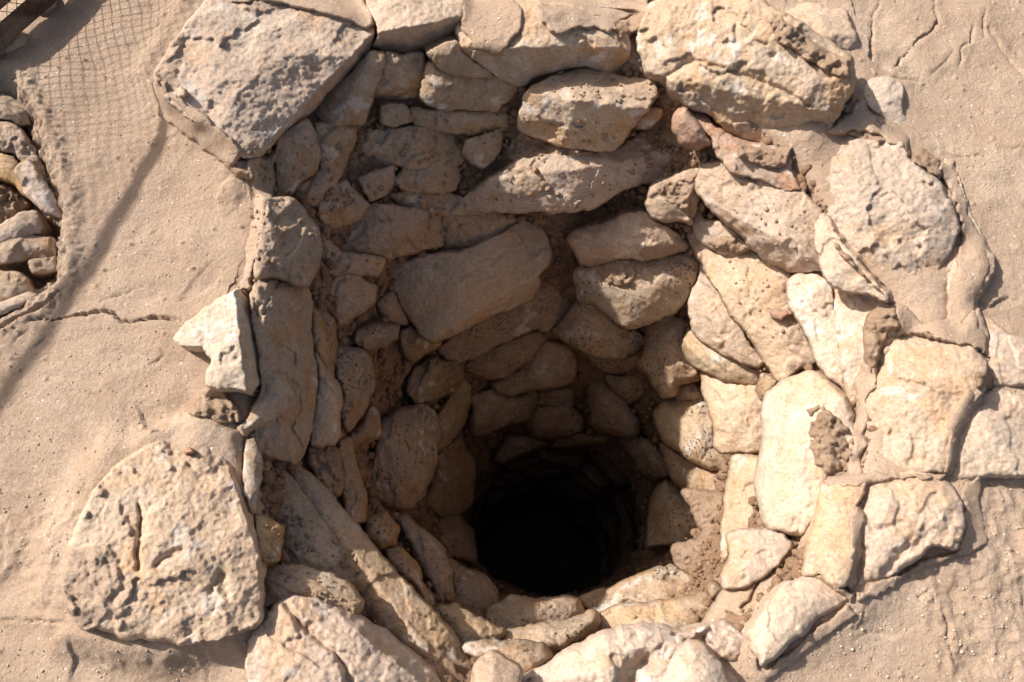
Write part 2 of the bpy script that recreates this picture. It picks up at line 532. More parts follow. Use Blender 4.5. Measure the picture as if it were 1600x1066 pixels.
NT2 = 900
th2 = np.linspace(-math.pi, math.pi, NT2, endpoint=False)
zz = -np.r_[np.linspace(0.0, 2.4, 430), np.linspace(2.42, 6.0, 60)]
T2, Z2 = np.meshgrid(th2, zz, indexing='ij')
zr, tr_ = Z2.ravel(), T2.ravel()
R2 = shaft_radius(tr_, zr); CX, CY = shaft_centre(zr)
q = np.stack([CX + R2 * np.cos(tr_), CY + R2 * np.sin(tr_), zr], -1)
ab2 = np.stack([tr_ * 0.55, zr * .9], -1) + 0.02 * np.stack([fbm(q * 22, 3, 67), fbm(q * 22, 3, 68)], -1)
f1, f2, rr = worley(ab2 * 16, 61); g1, g2, r2 = worley(ab2 * 55, 62)
disp = -0.008 + 0.020 * fbm(q * 5, 3, 63) + 0.022 * fbm(q * 15, 5, 65, .62) + 0.030 * (f1 - .45) * (rr > .35) + 0.010 * (g1 - .45) * (r2 > .5) + 0.006 * ridged(q * 38, 3, 66)
disp = disp + 0.03 * smooth(0.06, 0.0, -zr)
R2 = R2 + disp
V2 = np.stack([CX + R2 * np.cos(tr_), CY + R2 * np.sin(tr_), zr], -1)
link('mud_mortar', V2, grid_faces(NT2, len(zz), True), M_DAUB, well, origin=(0, 0, -1))
# silted floor far below
tt = np.linspace(-math.pi, math.pi, 64, endpoint=False); rr_ = np.linspace(0.0, 0.85, 14)
A, B = np.meshgrid(tt, rr_, indexing='ij')
fq = np.stack([0.112 + B * np.cos(A), -0.137 + B * np.sin(A), np.full(A.shape, -5.8)], -1).reshape(-1, 3)
fq[:, 2] += 0.08 * fbm(fq * 3, 3, 71)
link('silt_floor', fq, grid_faces(64, 14, True)[:, ::-1], M_MUD, well)

# ------------------------------------------------------------------ stones
# Depth of the surface built so far along the photograph's lines of sight: lets a crust of mud lie on the stone it sits on.
CELL = 4.0
BX, BY = 460, 340
_gx, _gy = np.meshgrid((np.arange(BX) - 30) * CELL, (np.arange(BY) - 30) * CELL)
_pts = np.stack([_gx.ravel(), _gy.ravel()], -1)
BASE = shaft_hit(_pts)[0].reshape(BY, BX)
DEPTH = np.full((BY, BX), 1e9)
def splat(p, t):
    i = np.clip(np.round(p[:, 1] / CELL + 30).astype(int), 0, BY - 1); j = np.clip(np.round(p[:, 0] / CELL + 30).astype(int), 0, BX - 1)
    np.minimum.at(DEPTH, (i, j), t)
for _v in (V2, ground_verts):
    splat(to_px(_v), (_v - CAM) @ FWD)
DEPTH = np.where(DEPTH > 1e8, BASE, DEPTH)
MORTAR = DEPTH.copy()
def sample_depth(p, passes=2):
    D = DEPTH
    for k in range(passes):
        Q = np.pad(D, 1, mode='edge')
        D = sum(Q[a:a + BY, b:b + BX] for a in range(3) for b in range(3)) / 9
    x = np.clip(p[:, 0] / CELL + 30, 0, BX - 1.001); y = np.clip(p[:, 1] / CELL + 30, 0, BY - 1.001)
    i, j = y.astype(int), x.astype(int); fy, fx = y - i, x - j
    return (D[i, j] * (1 - fx) + D[i, j + 1] * fx) * (1 - fy) + (D[i + 1, j] * (1 - fx) + D[i + 1, j + 1] * fx) * fy

def outline(poly, step, seed, rough, grow=0):
    P = np.asarray(poly, float)
    L = np.r_[0, np.cumsum(np.hypot(*(np.roll(P, -1, 0) - P).T))]
    n = max(18, int(L[-1] / step))
    C = np.vstack([P, P[:1]])
    t = np.linspace(0, L[-1], n, endpoint=False)
    B = np.stack([np.interp(t, L, C[:, 0]), np.interp(t, L, C[:, 1])], -1)
    k = max(1, int(3.2 / step * 1.2))
    for _ in range(2 + k):
        B = 0.5 * B + 0.25 * (np.roll(B, 1, 0) + np.roll(B, -1, 0))
    nrm = np.roll(B, -1, 0) - np.roll(B, 1, 0)
    nrm = np.stack([nrm[:, 1], -nrm[:, 0]], -1); nrm /= np.hypot(*nrm.T)[:, None] + 1e-9
    q = np.c_[B, np.full(n, seed * 3.7)]
    a = rough * (2.4 * vnoise(q / 24, seed) + 1.6 * vnoise(q / 10, seed + 1) + 1.0 * vnoise(q / 5, seed + 2))
    ar = (B[:, 0] * np.roll(B[:, 1], -1) - np.roll(B[:, 0], -1) * B[:, 1]).sum()
    return B + nrm * (a + (grow if ar > 0 else -grow))[:, None]

def centroid(P):
    x, y = P[:, 0], P[:, 1]; x1, y1 = np.roll(x, -1), np.roll(y, -1)
    c = x * y1 - x1 * y; A = c.sum()
    return np.array([((x + x1) * c).sum(), ((y + y1) * c).sum()]) / (3 * A)

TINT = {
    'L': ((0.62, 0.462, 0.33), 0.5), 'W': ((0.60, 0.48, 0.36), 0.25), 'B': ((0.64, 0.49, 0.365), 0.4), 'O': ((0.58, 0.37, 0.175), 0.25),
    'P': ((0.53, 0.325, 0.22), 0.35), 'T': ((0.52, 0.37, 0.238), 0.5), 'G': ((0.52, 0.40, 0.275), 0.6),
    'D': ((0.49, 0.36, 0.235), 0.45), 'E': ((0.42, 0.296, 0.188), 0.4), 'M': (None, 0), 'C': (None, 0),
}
NAMES = {'M': 'mud_patch', 'C': 'mud_clod'}
_seed = [100]

def stone(poly, mat='L', mode='w', tilt=34, off=0.03, T=0.05, edge=0.03, dome=0.03, crease=(), groove=(), mud=0.0, rough=1.0,
          facets=3, amp=1.0, parent=None, name=None, step=None, azim=0.0, thick=0.16, centre=None, dust=None, strata=0.0, grow=None):
    """one stone: an outline, laid at its own depth in the wall or on the ground, swelling by T + dome out of its bed,
    broken by planes (crease), cracks (groove) and noise, with sides that run back into the wall"""
    _seed[0] += 1; seed = _seed[0]; rg = np.random.default_rng(seed)
    P = np.asarray(poly, float)
    size = math.sqrt(abs(np.cross(P - P.mean(0), np.roll(P, -1, 0) - P.mean(0)).sum()) / 2)
    step = step or (2.5 if size > 60 else 2.1)
    soft = .75 if mat in 'DE' else 1.0 if mat in 'MCQ' else .5
    edge, dome = edge * soft, dome * (.8 if mat in 'DE' else .6 if soft < 1 else 1)
    grow = (0 if mode == 'c' else 3.5 if mode == 'w' else 3.0) if grow is None else grow
    B = outline(P, step, seed, rough if size > 45 else rough * 0.7, grow)
    c = centroid(B) if centre is None else np.array(centre, float)
    n = len(B)
    span = np.hypot(*(B - c).T)
    lo, hi = B.min(0), B.max(0)
    hx = np.arange(lo[0], hi[0], step); hy = np.arange(lo[1], hi[1], step * .866)
    HX, HY = np.meshgrid(hx, hy, indexing='ij'); HX = HX + (np.arange(len(hy)) % 2)[None] * step * .5
    G = np.stack([HX.ravel(), HY.ravel()], -1)
    G = G[inside(G, B)]
    G = G + rg.uniform(-.18, .18, G.shape) * step
    if len(G): G = G[seg_dist(G, np.vstack([B, B[:1]])) > step * .6]
    PX = np.vstack([B, G])
    res = delaunay_2d_cdt([Vector(p) for p in PX], [], [list(range(n))], 1, 1e-6)
    PX = np.array([tuple(p) for p in res[0]]); TRI = np.array([f for f in res[2] if len(f) == 3], int)
    orig = res[3]
    bidx = np.zeros(n, int)
    for k_, src in enumerate(orig):
        for o_ in src:
            if o_ < n: bidx[o_] = k_
    d = rays(PX)
    dc = rays(c)[0]
    # where its middle lies
    if mode == 'g':
        P0 = on_ground(c, off)[0]; out = None
        a = math.atan2(P0[1], P0[0]) + azim
        inw = np.array([-math.cos(a), -math.sin(a), 0])
    elif mode == 'w':
        t0, o_ = shaft_hit(c, off)
        P0 = CAM + dc * t0[0]
        a = float(shaft_polar(P0[None])[1][0]) + azim
        inw = np.array([-math.cos(a), -math.sin(a), 0])
    else:
        t0 = sample_depth(c[None])
        P0 = CAM + dc * t0[0]
        a = math.atan2(P0[1], P0[0])
        inw = np.array([-math.cos(a), -math.sin(a), 0])
    tr = math.radians(tilt)
    nv = inw * math.cos(tr) + np.array([0, 0, 1.0]) * math.sin(tr)
    vd = dc / np.linalg.norm(dc)
    while nv @ vd > -0.45:                                     # a face one can see
        nv = nv - 0.1 * vd; nv /= np.linalg.norm(nv)
    mpp = np.linalg.norm(P0 - CAM) / F_                        # metres a pixel
    ux = np.cross(np.array([0, 0, 1.0]), nv); 
    if np.linalg.norm(ux) < 1e-3: ux = np.array([1.0, 0, 0])
    ux /= np.linalg.norm(ux); uy = np.cross(nv, ux)
    if mode == 'c':
        tb = sample_depth(PX, 5 if mat == 'M' else 2); base = CAM + d * tb[:, None]
    else:
        tb = ((P0 - CAM) @ nv) / (d @ nv); base = CAM + d * tb[:, None]
    u, v = (base - P0) @ ux, (base - P0) @ uy
    q = np.stack([u, v, np.full_like(u, seed * 1.73)], -1)
    de = np.concatenate([seg_dist(PX[k:k + 6000], np.vstack([B, B[:1]])[::2 if n > 80 else 1]) for k in range(0, len(PX), 6000)])
    edge_v = np.zeros(len(PX), bool); edge_v[bidx] = True
    de[edge_v] = 0
    dm = de * mpp
    dmax = dm.max() + 1e-6
    sz = math.sqrt(abs(u.max() - u.min()) * abs(v.max() - v.min()) + 1e-9)
    e = min(edge, dmax * 0.8) * np.clip(0.45 + 0.6 * vnoise(q * 9, seed + 40), 0.16, 1.1)
    x = np.clip(dm / e, 0, 1)
    h = T * np.sqrt(1 - (1 - x) ** 2)
    h = h + dome * (1 - (1 - np.clip(dm / dmax, 0, 1)) ** 2)
    # broken planes: the lowest of several tilted faces at each point, so that they meet in ridges
    hf = np.full(len(u), 1e9)
    wq = q + 0.012 * np.stack([fbm(q * 14, 3, seed + 41), fbm(q * 14, 3, seed + 42), 0 * u], -1)
    for k in range(facets * 2 + 1):
        ph = rg.uniform(0, 2 * math.pi); sl = rg.uniform(0.06, 0.42) if k else 0.0
        lim = rg.uniform(0.0, 0.25) * sz
        hf = np.minimum(hf, -sl * (wq[:, 0] * math.cos(ph) + wq[:, 1] * math.sin(ph) - lim))
    h = h + (hf - np.median(hf)) * 0.9
    for (pa, pb, slope) in crease:                             # everything beyond the line falls away at this slope
        pa, pb = np.array(pa, float), np.array(pb, float)
        ab = (pb - pa) / np.hypot(*(pb - pa)); nn = np.array([-ab[1], ab[0]])
        if (c - pa) @ nn > 0: nn = -nn
        wob = 2.2 * vnoise(np.c_[PX / 14, np.full(len(PX), seed)], seed + 5)
        h = h - slope * mpp * np.maximum(0, (PX - pa) @ nn + wob)
    if mat == 'B': amp *= 1.35
    A = amp * (min(1.0, sz / 0.25) if mat != 'C' else min(1.0, .4 + sz / .3))
    if mat == 'C':
        f1, f2, rr = worley(q[:, :2] * 30 + seed, seed); g1, g2, r2 = worley(q[:, :2] * 70 + seed, seed + 1)
        h = h + A * (0.030 * fbm(q * 11, 5, seed, .6) + 0.030 * (0.5 - f1) * (rr > .3) + 0.014 * (0.5 - g1) * (r2 > .4) + 0.008 * ridged(q * 40, 3, seed))
    elif mat == 'M':
        h = h + A * (0.006 * fbm(q * 6, 4, seed) + 0.0025 * fbm(q * 35, 4, seed + 1))
    else:
        wq2 = q + 0.02 * np.stack([fbm(q * 10, 2, seed + 43), fbm(q * 10, 2, seed + 44), 0 * u], -1)
        h = h + A * (0.017 * fbm(wq2 * 6, 3, seed) + 0.0055 * ridged(wq2 * 10, 4, seed + 1) + 0.0030 * fbm(q * 32, 4, seed + 2, .7) + 0.0018 * ridged(q * 60, 3, seed + 3) + 0.0018 * fbm(q * 130, 2, seed + 4))
        ch = fbm(wq2 * np.array([8, 11, 1.0]), 4, seed + 45)                         # flakes broken off
        h = h - A * 0.007 * smooth(.13, .19, ch)
        if strata:
            h = h + strata * (np.abs(((v + 0.25 * u + 0.012 * fbm(q * 9, 3, seed)) / 0.028) % 1 - .5) - .25) * 2 * (0.4 + .6 * vnoise(q * 7, seed + 9))
    wj = np.c_[PX / 10, np.full(len(PX), seed)]
    PJ = PX + np.stack([vnoise(wj, seed + 6), vnoise(wj, seed + 7)], -1) * 2.5
    for pts, wd, dp in groove:
        dl = seg_dist(PJ, pts)
        h = h - dp * np.exp(-(dl / wd) ** 2)
    # mud sticking to it
    mk = np.zeros(len(PX))
    if mud > 0:
        mn = fbm(q * 7, 4, seed + 30) * 0.9 + 0.25 * (1 - np.clip(dm / dmax, 0, 1)) + (0.55 * np.clip(v / (sz + 1e-6), -.6, .6))
        mk = smooth(0.46 - mud, 0.62 - mud, mn)
        f1, f2, rr = worley(q[:, :2] * 34, seed + 31)
        h = h + mk * (0.008 + 0.008 * fbm(q * 20, 4, seed + 33) + 0.010 * (0.5 - f1) * (rr > .4))
    h = np.where(edge_v, np.minimum(h, T * 0.35), h) if mode != 'c' else h
    if mode == 'c':
        t = tb - (h * smooth(0, 6, de) - 0.012 * (1 - smooth(0, 5, de))) / np.linalg.norm(d, axis=1)
    else:
        t = ((P0 - CAM) @ nv + h) / (d @ nv)
    V = CAM + d * t[:, None]
    splat(PX, t)
    # sides
    rim = V[bidx]
    dn = d[bidx]; dn = dn / np.linalg.norm(dn, axis=1)[:, None]
    deep = (np.array([0, 0, -1.0]) if mode == 'g' else (-inw * 0.9 - np.array([0, 0, 0.25])))
    bk = dn * 0.55 + deep * 0.75; bk /= np.linalg.norm(bk, axis=1)[:, None]
    mid = rim.mean(0)
    th_ = thick if mode != 'c' else 0.03
    skirt = []
    for f, sh in ((0.15, 0.01), (0.5, 0.06), (1.0, 0.22)):
        ring = rim + bk * (th_ * f)
        cc = ring.mean(0)
        skirt.append(cc + (ring - cc) * (1 - sh))
    allv = np.vstack([V] + skirt + [skirt[-1].mean(0)[None]])
    nV = len(V); last = len(allv) - 1
    i = np.arange(n); i2 = (i + 1) % n
    nn = np.cross(V[TRI[:, 1]] - V[TRI[:, 0]], V[TRI[:, 2]] - V[TRI[:, 0]])
    front = np.where((np.einsum('ij,j->i', nn, vd) > 0)[:, None], TRI[:, ::-1], TRI)
    area = (B[:, 0] * np.roll(B[:, 1], -1) - np.roll(B[:, 0], -1) * B[:, 1]).sum()
    sk = []
    prev, prev2 = bidx, bidx[i2]
    for k in range(3):
        s0 = nV + k * n
        sk += [np.stack([prev, prev2, s0 + i2], -1), np.stack([prev, s0 + i2, s0 + i], -1)]
        prev, prev2 = s0 + i, s0 + i2
    sk.append(np.stack([prev, prev2, np.full(n, last)], -1))
    sk = np.vstack(sk)
    if area < 0: sk = sk[:, ::-1]
    tri_all = np.vstack([front, sk])
    mkf = np.r_[mk, np.repeat(mk[bidx][None], 3, 0).ravel(), 0]
    tint, du = TINT[mat]
    material = M_MUD if mat == 'M' else M_CLOD if mat == 'C' else (M_DEEP if mat in 'DE' else M_STONE)
    tone = None
    if tint:
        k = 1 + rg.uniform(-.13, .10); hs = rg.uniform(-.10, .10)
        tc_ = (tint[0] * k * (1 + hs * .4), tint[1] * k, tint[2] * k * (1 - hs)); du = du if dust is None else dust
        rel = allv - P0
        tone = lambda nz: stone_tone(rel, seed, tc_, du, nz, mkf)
    o = link(name or NAMES.get(mat, 'stone'), allv, tri_all, material, parent or well, origin=P0, tone=tone)
    return o

# ---- the mouth: slabs and boulders set in the ground round the opening
stone([(240,120),(262,80),(300,30),(330,-5),(480,-15),(587,32),(584,60),(582,73),(547,118),(519,138),(485,180),(434,222),(406,243),(381,249),(330,205),(290,180),(262,160)],
      'L', 'g', 84, .075, .045, .02, .012, crease=[((584,53),(403,239),2.6)], thick=.14, facets=2, dust=.35, mud=.06)
stone([(567,-12),(589,37),(592,56),(581,73),(626,86),(654,82),(688,70),(710,53),(716,31),(734,17),(730,-12)], 'L', 'g', 78, .05, .05, .02, .015,
      crease=[((595,51),(713,28),1.5)], thick=.16, dust=.2)
stone([(712,50),(722,84),(776,121),(810,135),(827,127),(858,113),(911,104),(945,113),(962,118),(979,110),(983,84),(981,54),(955,30),(900,10),(780,-10),(720,0)],
      'L', 'g', 74, .03, .05, .025, .02, crease=[((722,74),(985,74),1.1)], dust=.3)
stone([(1015,8),(996,48),(996,76),(1010,113),(1024,117),(1042,121),(1046,141),(1080,169),(1110,180),(1140,210),(1175,222),(1211,231),(1249,225),(1294,206),(1313,176),(1331,139),(1338,125),(1330,90),(1260,40),(1200,10),(1180,-10),(1060,-12)],
      'L', 'g', 70, .055, .06, .03, .04, crease=[((1042,121),(1264,168),.55)], groove=[([(1042,118),(1084,94),(1140,110),(1200,131),(1264,165)],4,.012)], facets=2, amp=1.5, strata=.004, dust=.3)
stone([(1226,19),(1260,5),(1320,19),(1343,71),(1339,86),(1290,71),(1253,49)], 'L', 'g', 84, .02, .03, .03, .015, dust=.3)
stone([(1346,128),(1388,120),(1410,131),(1410,176),(1425,210),(1403,212),(1376,184),(1358,169),(1350,143)], 'W', 'g', 80, .0, .025, .015, .012, crease=[((1358,165),(1405,208),1.6)])
stone([(1230,250),(1253,225),(1290,212),(1313,203),(1361,210),(1410,223),(1420,248),(1444,268),(1466,285),(1485,319),(1498,356),(1485,390),(1468,420),(1470,450),(1476,474),(1470,488),(1446,502),(1402,472),(1382,455),(1348,419),(1303,363),(1284,329),(1253,298),(1232,268)],
      'B', 'g', 66, 0.005, .03, .03, .045, facets=3, amp=1.2, thick=.2)
stone([(1475,248),(1487,250),(1500,285),(1512,320),(1533,365),(1553,405),(1545,410),(1512,380),(1494,335),(1484,290)], 'B', 'g', 84, -.008, .03, .02, .0, facets=0)
stone([(1492,385),(1530,375),(1556,402),(1552,425),(1530,460),(1508,500),(1482,505),(1478,470),(1472,430)], 'B', 'g', 78, -.006, .03, .03, .02, mud=.12)
stone([(1536,492),(1562,515),(1610,538),(1612,612),(1551,612),(1540,560)], 'B', 'g', 82, .0, .03, .015, .012, crease=[((1545,604),(1605,600),2)])
stone([(1372,575),(1385,545),(1405,522),(1460,515),(1505,530),(1542,565),(1540,610),(1510,640),(1492,690),(1490,735),(1440,740),(1400,750),(1365,752),(1335,745),(1330,705),(1348,650),(1360,600)],
      'B', 'g', 66, -.002, .03, .05, .05, facets=2, mud=.05, thick=.2)
stone([(1488,655),(1515,612),(1560,606),(1615,625),(1618,740),(1540,746),(1490,748),(1470,728),(1478,690)], 'B', 'g', 80, +.012, .03, .05, .025, facets=2)
stone([(1282,762),(1323,751),(1357,751),(1340,793),(1337,855),(1323,916),(1306,922),(1285,896),(1255,899),(1265,837),(1279,796)], 'B', 'g', 58, -.01, .05, .04, .03, facets=1)
stone([(1357,762),(1395,738),(1430,729),(1460,738),(1485,758),(1502,782),(1505,820),(1495,858),(1457,850),(1426,878),(1388,899),(1354,909),(1334,923),(1338,855),(1337,810),(1347,789)],
      'B', 'g', 70, +.022, .03, .05, .05, facets=2, groove=[([(1440,845),(1410,860),(1385,895)],8,.02),([(1345,800),(1370,830),(1410,815)],5,.01)])
stone([(1272,896),(1292,903),(1320,923),(1327,937),(1296,954),(1272,968),(1261,988),(1241,995),(1217,1023),(1189,1043),(1179,1023),(1165,992),(1179,968),(1203,933),(1227,913),(1251,906)],
      'B', 'g', 70, .0, .04, .04, .04, facets=2, thick=.2)
stone([(800,1085),(803,1061),(845,1047),(879,1019),(910,1005),(932,988),(969,979),(997,976),(1031,976),(1065,986),(1104,977),(1135,970),(1146,983),(1166,1000),(1157,1019),(1149,1047),(1160,1100),(980,1110)],
      'L', 'g', 76, -.06, .07, .05, .06, facets=3, amp=1.8, thick=.25, groove=[([(985,1060),(990,1042),(1005,1035)],14,.05),([(1100,1000),(1120,1030),(1150,1045)],9,.035)], dust=.15)
stone([(1017,1095),(1039,1050),(1053,1019),(1076,1000),(1098,1008),(1124,1033),(1155,1095)], 'L', 'g', 74, -.005, .06, .04, .05, amp=1.5, facets=3, dust=.2)
stone([(390,1000),(431,944),(462,932),(494,935),(519,947),(556,960),(600,985),(644,1022),(675,1044),(705,1085),(560,1120),(400,1100),(385,1050)],
      'L', 'g', 80, .02, .05, .03, .03, crease=[((494,932),(656,1066),1.7)], groove=[([(448,946),(470,975),(500,1000),(525,1020),(540,1045),(552,1080)],5,.02)], thick=.25, facets=1, amp=1.3, dust=.5)
stone([(267,686),(296,666),(324,653),(352,669),(369,691),(380,739),(391,781),(403,844),(414,885),(412,941),(409,969),(397,982),(359,994),(312,1005),(272,1005),(225,999),(194,997),(156,982),(131,982),(108,955),(98,915),(104,865),(122,815),(150,768),(188,722),(238,690)],
      'L', 'g', 86, .065, .055, .035, .03, crease=[((330,650),(410,890),2.2),((403,880),(409,975),2.2)], facets=1, amp=1.3, mud=.34, thick=.2, dust=.45,
      groove=[([(218,790),(222,810),(215,850),(216,890)],4,.016),([(245,885),(265,868),(282,858)],7,.014),([(330,925),(345,900),(352,930)],8,.014)])
stone([(372,450),(349,464),(324,481),(310,495),(290,506),(273,529),(283,540),(318,542),(335,562),(324,582),(321,601),(341,607),(365,606),(389,612),(401,604),(415,584),(419,565),(406,550),(395,503),(389,470)],
      'W', 'g', 84, .05, .03, .012, .01, crease=[((366,450),(384,600),2.6)], facets=1, thick=.2, dust=.08, centre=(352,545))
stone([(420,570),(446,587),(458,613),(457,632),(443,646),(418,658),(395,669),(381,683),(370,669),(384,658),(398,635),(412,607)], 'T', 'w', 62, .03, .03, .03, .03, facets=1)

stone([(1390,478),(1440,505),(1475,492),(1505,505),(1530,480),(1545,520),(1548,570),(1520,560),(1480,530),(1440,520),(1405,525)], 'B', 'g', 78, -.02, .03, .03, .02, mud=.3, facets=2, centre=(1475,515))
stone([(1345,735),(1400,742),(1440,732),(1432,730),(1390,742),(1360,758),(1330,755),(1300,760),(1318,742)], 'B', 'g', 66, -.02, .03, .03, .015, centre=(1365,745), facets=1)
# ---- left wall, from the lip down
stone([(352,275),(385,252),(431,237),(430,260),(426,306),(412,348),(401,391),(396,430),(389,458),(372,448),(352,440),(345,400),(340,350),(338,310)], 'M', 'g', 74, -.03, .03, .06, .01, crease=[((400,250),(380,455),.9)], amp=2.5, facets=1)
stone([(412,312),(457,310),(477,329),(496,363),(500,382),(496,410),(488,430),(482,447),(463,447),(443,439),(420,433),(401,436),(398,419),(403,385),(412,351)], 'T', 'w', 48, .05, .05, .03, .03, mud=.2, facets=2)
stone([(401,440),(420,435),(443,441),(482,450),(487,480),(485,520),(490,556),(496,593),(494,618),(488,646),(482,680),(465,723),(450,722),(420,715),(395,705),(388,685),(400,640),(410,600),(404,545),(395,505),(390,470)],
      'T', 'w', 30, .02, .05, .03, .03, facets=2, mud=.05, dust=.3)
stone([(432,228),(443,208),(479,186),(491,203),(499,239),(499,262),(491,273),(471,279),(457,300),(432,300)], 'T', 'w', 40, .02, .04, .03, .02, mud=.3)
stone([(491,194),(508,191),(553,194),(557,208),(544,239),(533,270),(522,300),(508,318),(499,326),(485,320),(463,312),(457,306),(463,287),(491,275),(500,262)], 'T', 'w', 34, .02, .04, .03, .02, mud=.05)
stone([(581,80),(600,83),(600,96),(589,127),(578,166),(564,194),(525,196),(505,189),(491,175),(519,138),(547,118),(575,84)], 'T', 'w', 40, .045, .05, .02, .02, crease=[((566,110),(530,185),.9)], facets=1)
stone([(603,82),(631,87),(662,82),(664,101),(657,146),(648,152),(615,162),(581,163),(584,141),(595,107)], 'T', 'w', 42, .03, .04, .02, .02, crease=[((590,135),(660,140),1.6)], mud=.15)
stone([(667,82),(690,71),(712,62),(724,86),(776,122),(740,121),(712,119),(695,112),(680,100)], 'T', 'w', 34, .05, .04, .02, .015, facets=1)
stone([(668,96),(690,106),(700,116),(728,119),(779,122),(811,138),(800,152),(784,164),(779,172),(740,171),(688,170),(654,153),(657,135)], 'T', 'w', 34, .035, .05, .03, .025, facets=2)

# ---- far wall
stone([(832,135),(869,118),(914,104),(953,113),(981,121),(1010,124),(1026,130),(1028,149),(1012,169),(993,191),(967,222),(959,234),(936,235),(894,234),(858,222),(824,211),(813,203),(811,180),(821,152)],
      'L', 'w', 16, .07, .05, .03, .02, crease=[((832,147),(990,168),1.0)], facets=2, mud=.0, dust=.8)
stone([(1008,169),(1034,172),(1032,185),(1014,198),(993,199)], 'O', 'w', 34, .03, .03, .02, .01)
stone([(712,318),(745,298),(775,278),(800,258),(830,245),(880,242),(930,240),(970,228),(1000,212),(1030,205),(1062,222),(1091,238),(1091,261),(1066,272),(1024,284),(984,288),(953,306),(925,325),(897,329),(858,330),(813,329),(751,332),(711,329)],
      'L', 'w', 30, .09, .04, .02, .01, crease=[((760,284),(1085,236),.8)], facets=1, mud=.1, dust=.75, centre=(880,286))
stone([(728,220),(782,203),(784,214),(782,234),(768,250),(753,262),(737,253),(725,240)], 'T', 'w', 34, .02, .04, .02, .02, mud=.2)
stone([(561,278),(615,258),(615,284),(603,303),(578,316),(570,300)], 'T', 'w', 34, .02, .04, .02, .015, mud=.25)
stone([(612,281),(640,255),(710,250),(719,272),(710,295),(688,301),(631,298)], 'T', 'w', 34, .03, .04, .025, .02, mud=.3)
stone([(598,166),(631,163),(646,186),(615,200),(595,191)], 'P', 'w', 34, .02, .03, .02, .015, mud=.2)
stone([(606,416),(650,402),(720,395),(770,375),(818,343),(849,357),(858,375),(860,396),(855,416),(838,430),(843,441),(827,470),(813,475),(782,486),(734,509),(700,529),(674,534),(660,523),(631,484),(616,450)],
      'G', 'w', 58, .12, .05, .03, .03, crease=[((690,522),(850,425),1.8)], facets=2, thick=.25, dust=.7)
stone([(845,442),(870,425),(897,424),(899,461),(894,489),(874,506),(849,516),(838,509),(812,523),(785,534),(760,550),(737,558),(715,566),(696,565),(685,548),(700,532),(735,512),(782,488),(813,477),(830,468)],
      'E', 'w', 38, .05, .05, .03, .02, facets=2, centre=(800,505))
stone([(731,568),(756,551),(835,517),(852,522),(849,539),(832,559),(812,576),(790,587),(756,590),(739,584),(725,576)], 'E', 'w', 36, .05, .05, .04, .02)
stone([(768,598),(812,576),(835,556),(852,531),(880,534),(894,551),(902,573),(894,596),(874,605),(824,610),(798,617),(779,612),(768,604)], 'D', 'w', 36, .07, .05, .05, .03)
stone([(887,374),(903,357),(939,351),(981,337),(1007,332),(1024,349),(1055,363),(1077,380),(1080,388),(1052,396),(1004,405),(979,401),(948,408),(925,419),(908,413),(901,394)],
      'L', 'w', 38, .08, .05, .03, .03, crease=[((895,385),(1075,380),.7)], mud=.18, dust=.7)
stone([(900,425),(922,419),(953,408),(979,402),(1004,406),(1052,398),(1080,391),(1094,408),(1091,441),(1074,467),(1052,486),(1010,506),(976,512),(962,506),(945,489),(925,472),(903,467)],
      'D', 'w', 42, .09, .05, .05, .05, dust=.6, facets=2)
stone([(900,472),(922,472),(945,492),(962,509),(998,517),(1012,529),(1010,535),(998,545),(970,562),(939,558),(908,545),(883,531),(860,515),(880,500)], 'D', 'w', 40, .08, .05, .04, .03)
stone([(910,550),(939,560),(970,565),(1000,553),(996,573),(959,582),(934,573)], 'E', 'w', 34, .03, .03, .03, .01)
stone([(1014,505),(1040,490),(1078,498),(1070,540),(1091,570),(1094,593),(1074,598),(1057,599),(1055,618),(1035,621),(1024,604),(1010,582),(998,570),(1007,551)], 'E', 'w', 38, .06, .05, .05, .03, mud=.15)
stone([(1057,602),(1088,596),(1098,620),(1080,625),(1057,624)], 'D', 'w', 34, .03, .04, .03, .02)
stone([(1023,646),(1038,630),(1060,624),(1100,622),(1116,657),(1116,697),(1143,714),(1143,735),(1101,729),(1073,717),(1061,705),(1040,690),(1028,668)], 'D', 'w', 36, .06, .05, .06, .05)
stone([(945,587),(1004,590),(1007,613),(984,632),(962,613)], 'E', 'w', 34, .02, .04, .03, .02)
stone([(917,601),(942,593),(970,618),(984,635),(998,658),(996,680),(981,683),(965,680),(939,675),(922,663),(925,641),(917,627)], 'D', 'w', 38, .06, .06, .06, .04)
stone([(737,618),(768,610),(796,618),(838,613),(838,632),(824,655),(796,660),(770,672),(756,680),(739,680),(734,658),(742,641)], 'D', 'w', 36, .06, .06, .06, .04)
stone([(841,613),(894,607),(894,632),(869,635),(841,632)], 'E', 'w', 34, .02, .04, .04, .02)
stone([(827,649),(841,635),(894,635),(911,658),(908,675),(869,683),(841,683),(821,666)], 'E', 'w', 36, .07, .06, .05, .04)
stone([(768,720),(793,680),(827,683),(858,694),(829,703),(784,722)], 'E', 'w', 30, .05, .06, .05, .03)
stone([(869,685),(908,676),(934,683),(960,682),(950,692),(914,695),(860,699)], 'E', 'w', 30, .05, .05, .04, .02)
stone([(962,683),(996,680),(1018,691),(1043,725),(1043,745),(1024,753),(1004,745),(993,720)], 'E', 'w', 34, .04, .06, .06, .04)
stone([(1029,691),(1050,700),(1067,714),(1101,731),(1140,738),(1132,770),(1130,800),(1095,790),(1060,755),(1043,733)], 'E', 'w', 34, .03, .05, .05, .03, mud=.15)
stone([(1014,808),(1017,775),(1040,752),(1060,765),(1085,800),(1100,830),(1090,845),(1060,848),(1030,850),(1010,858)], 'D', 'w', 34, .05, .06, .06, .05)
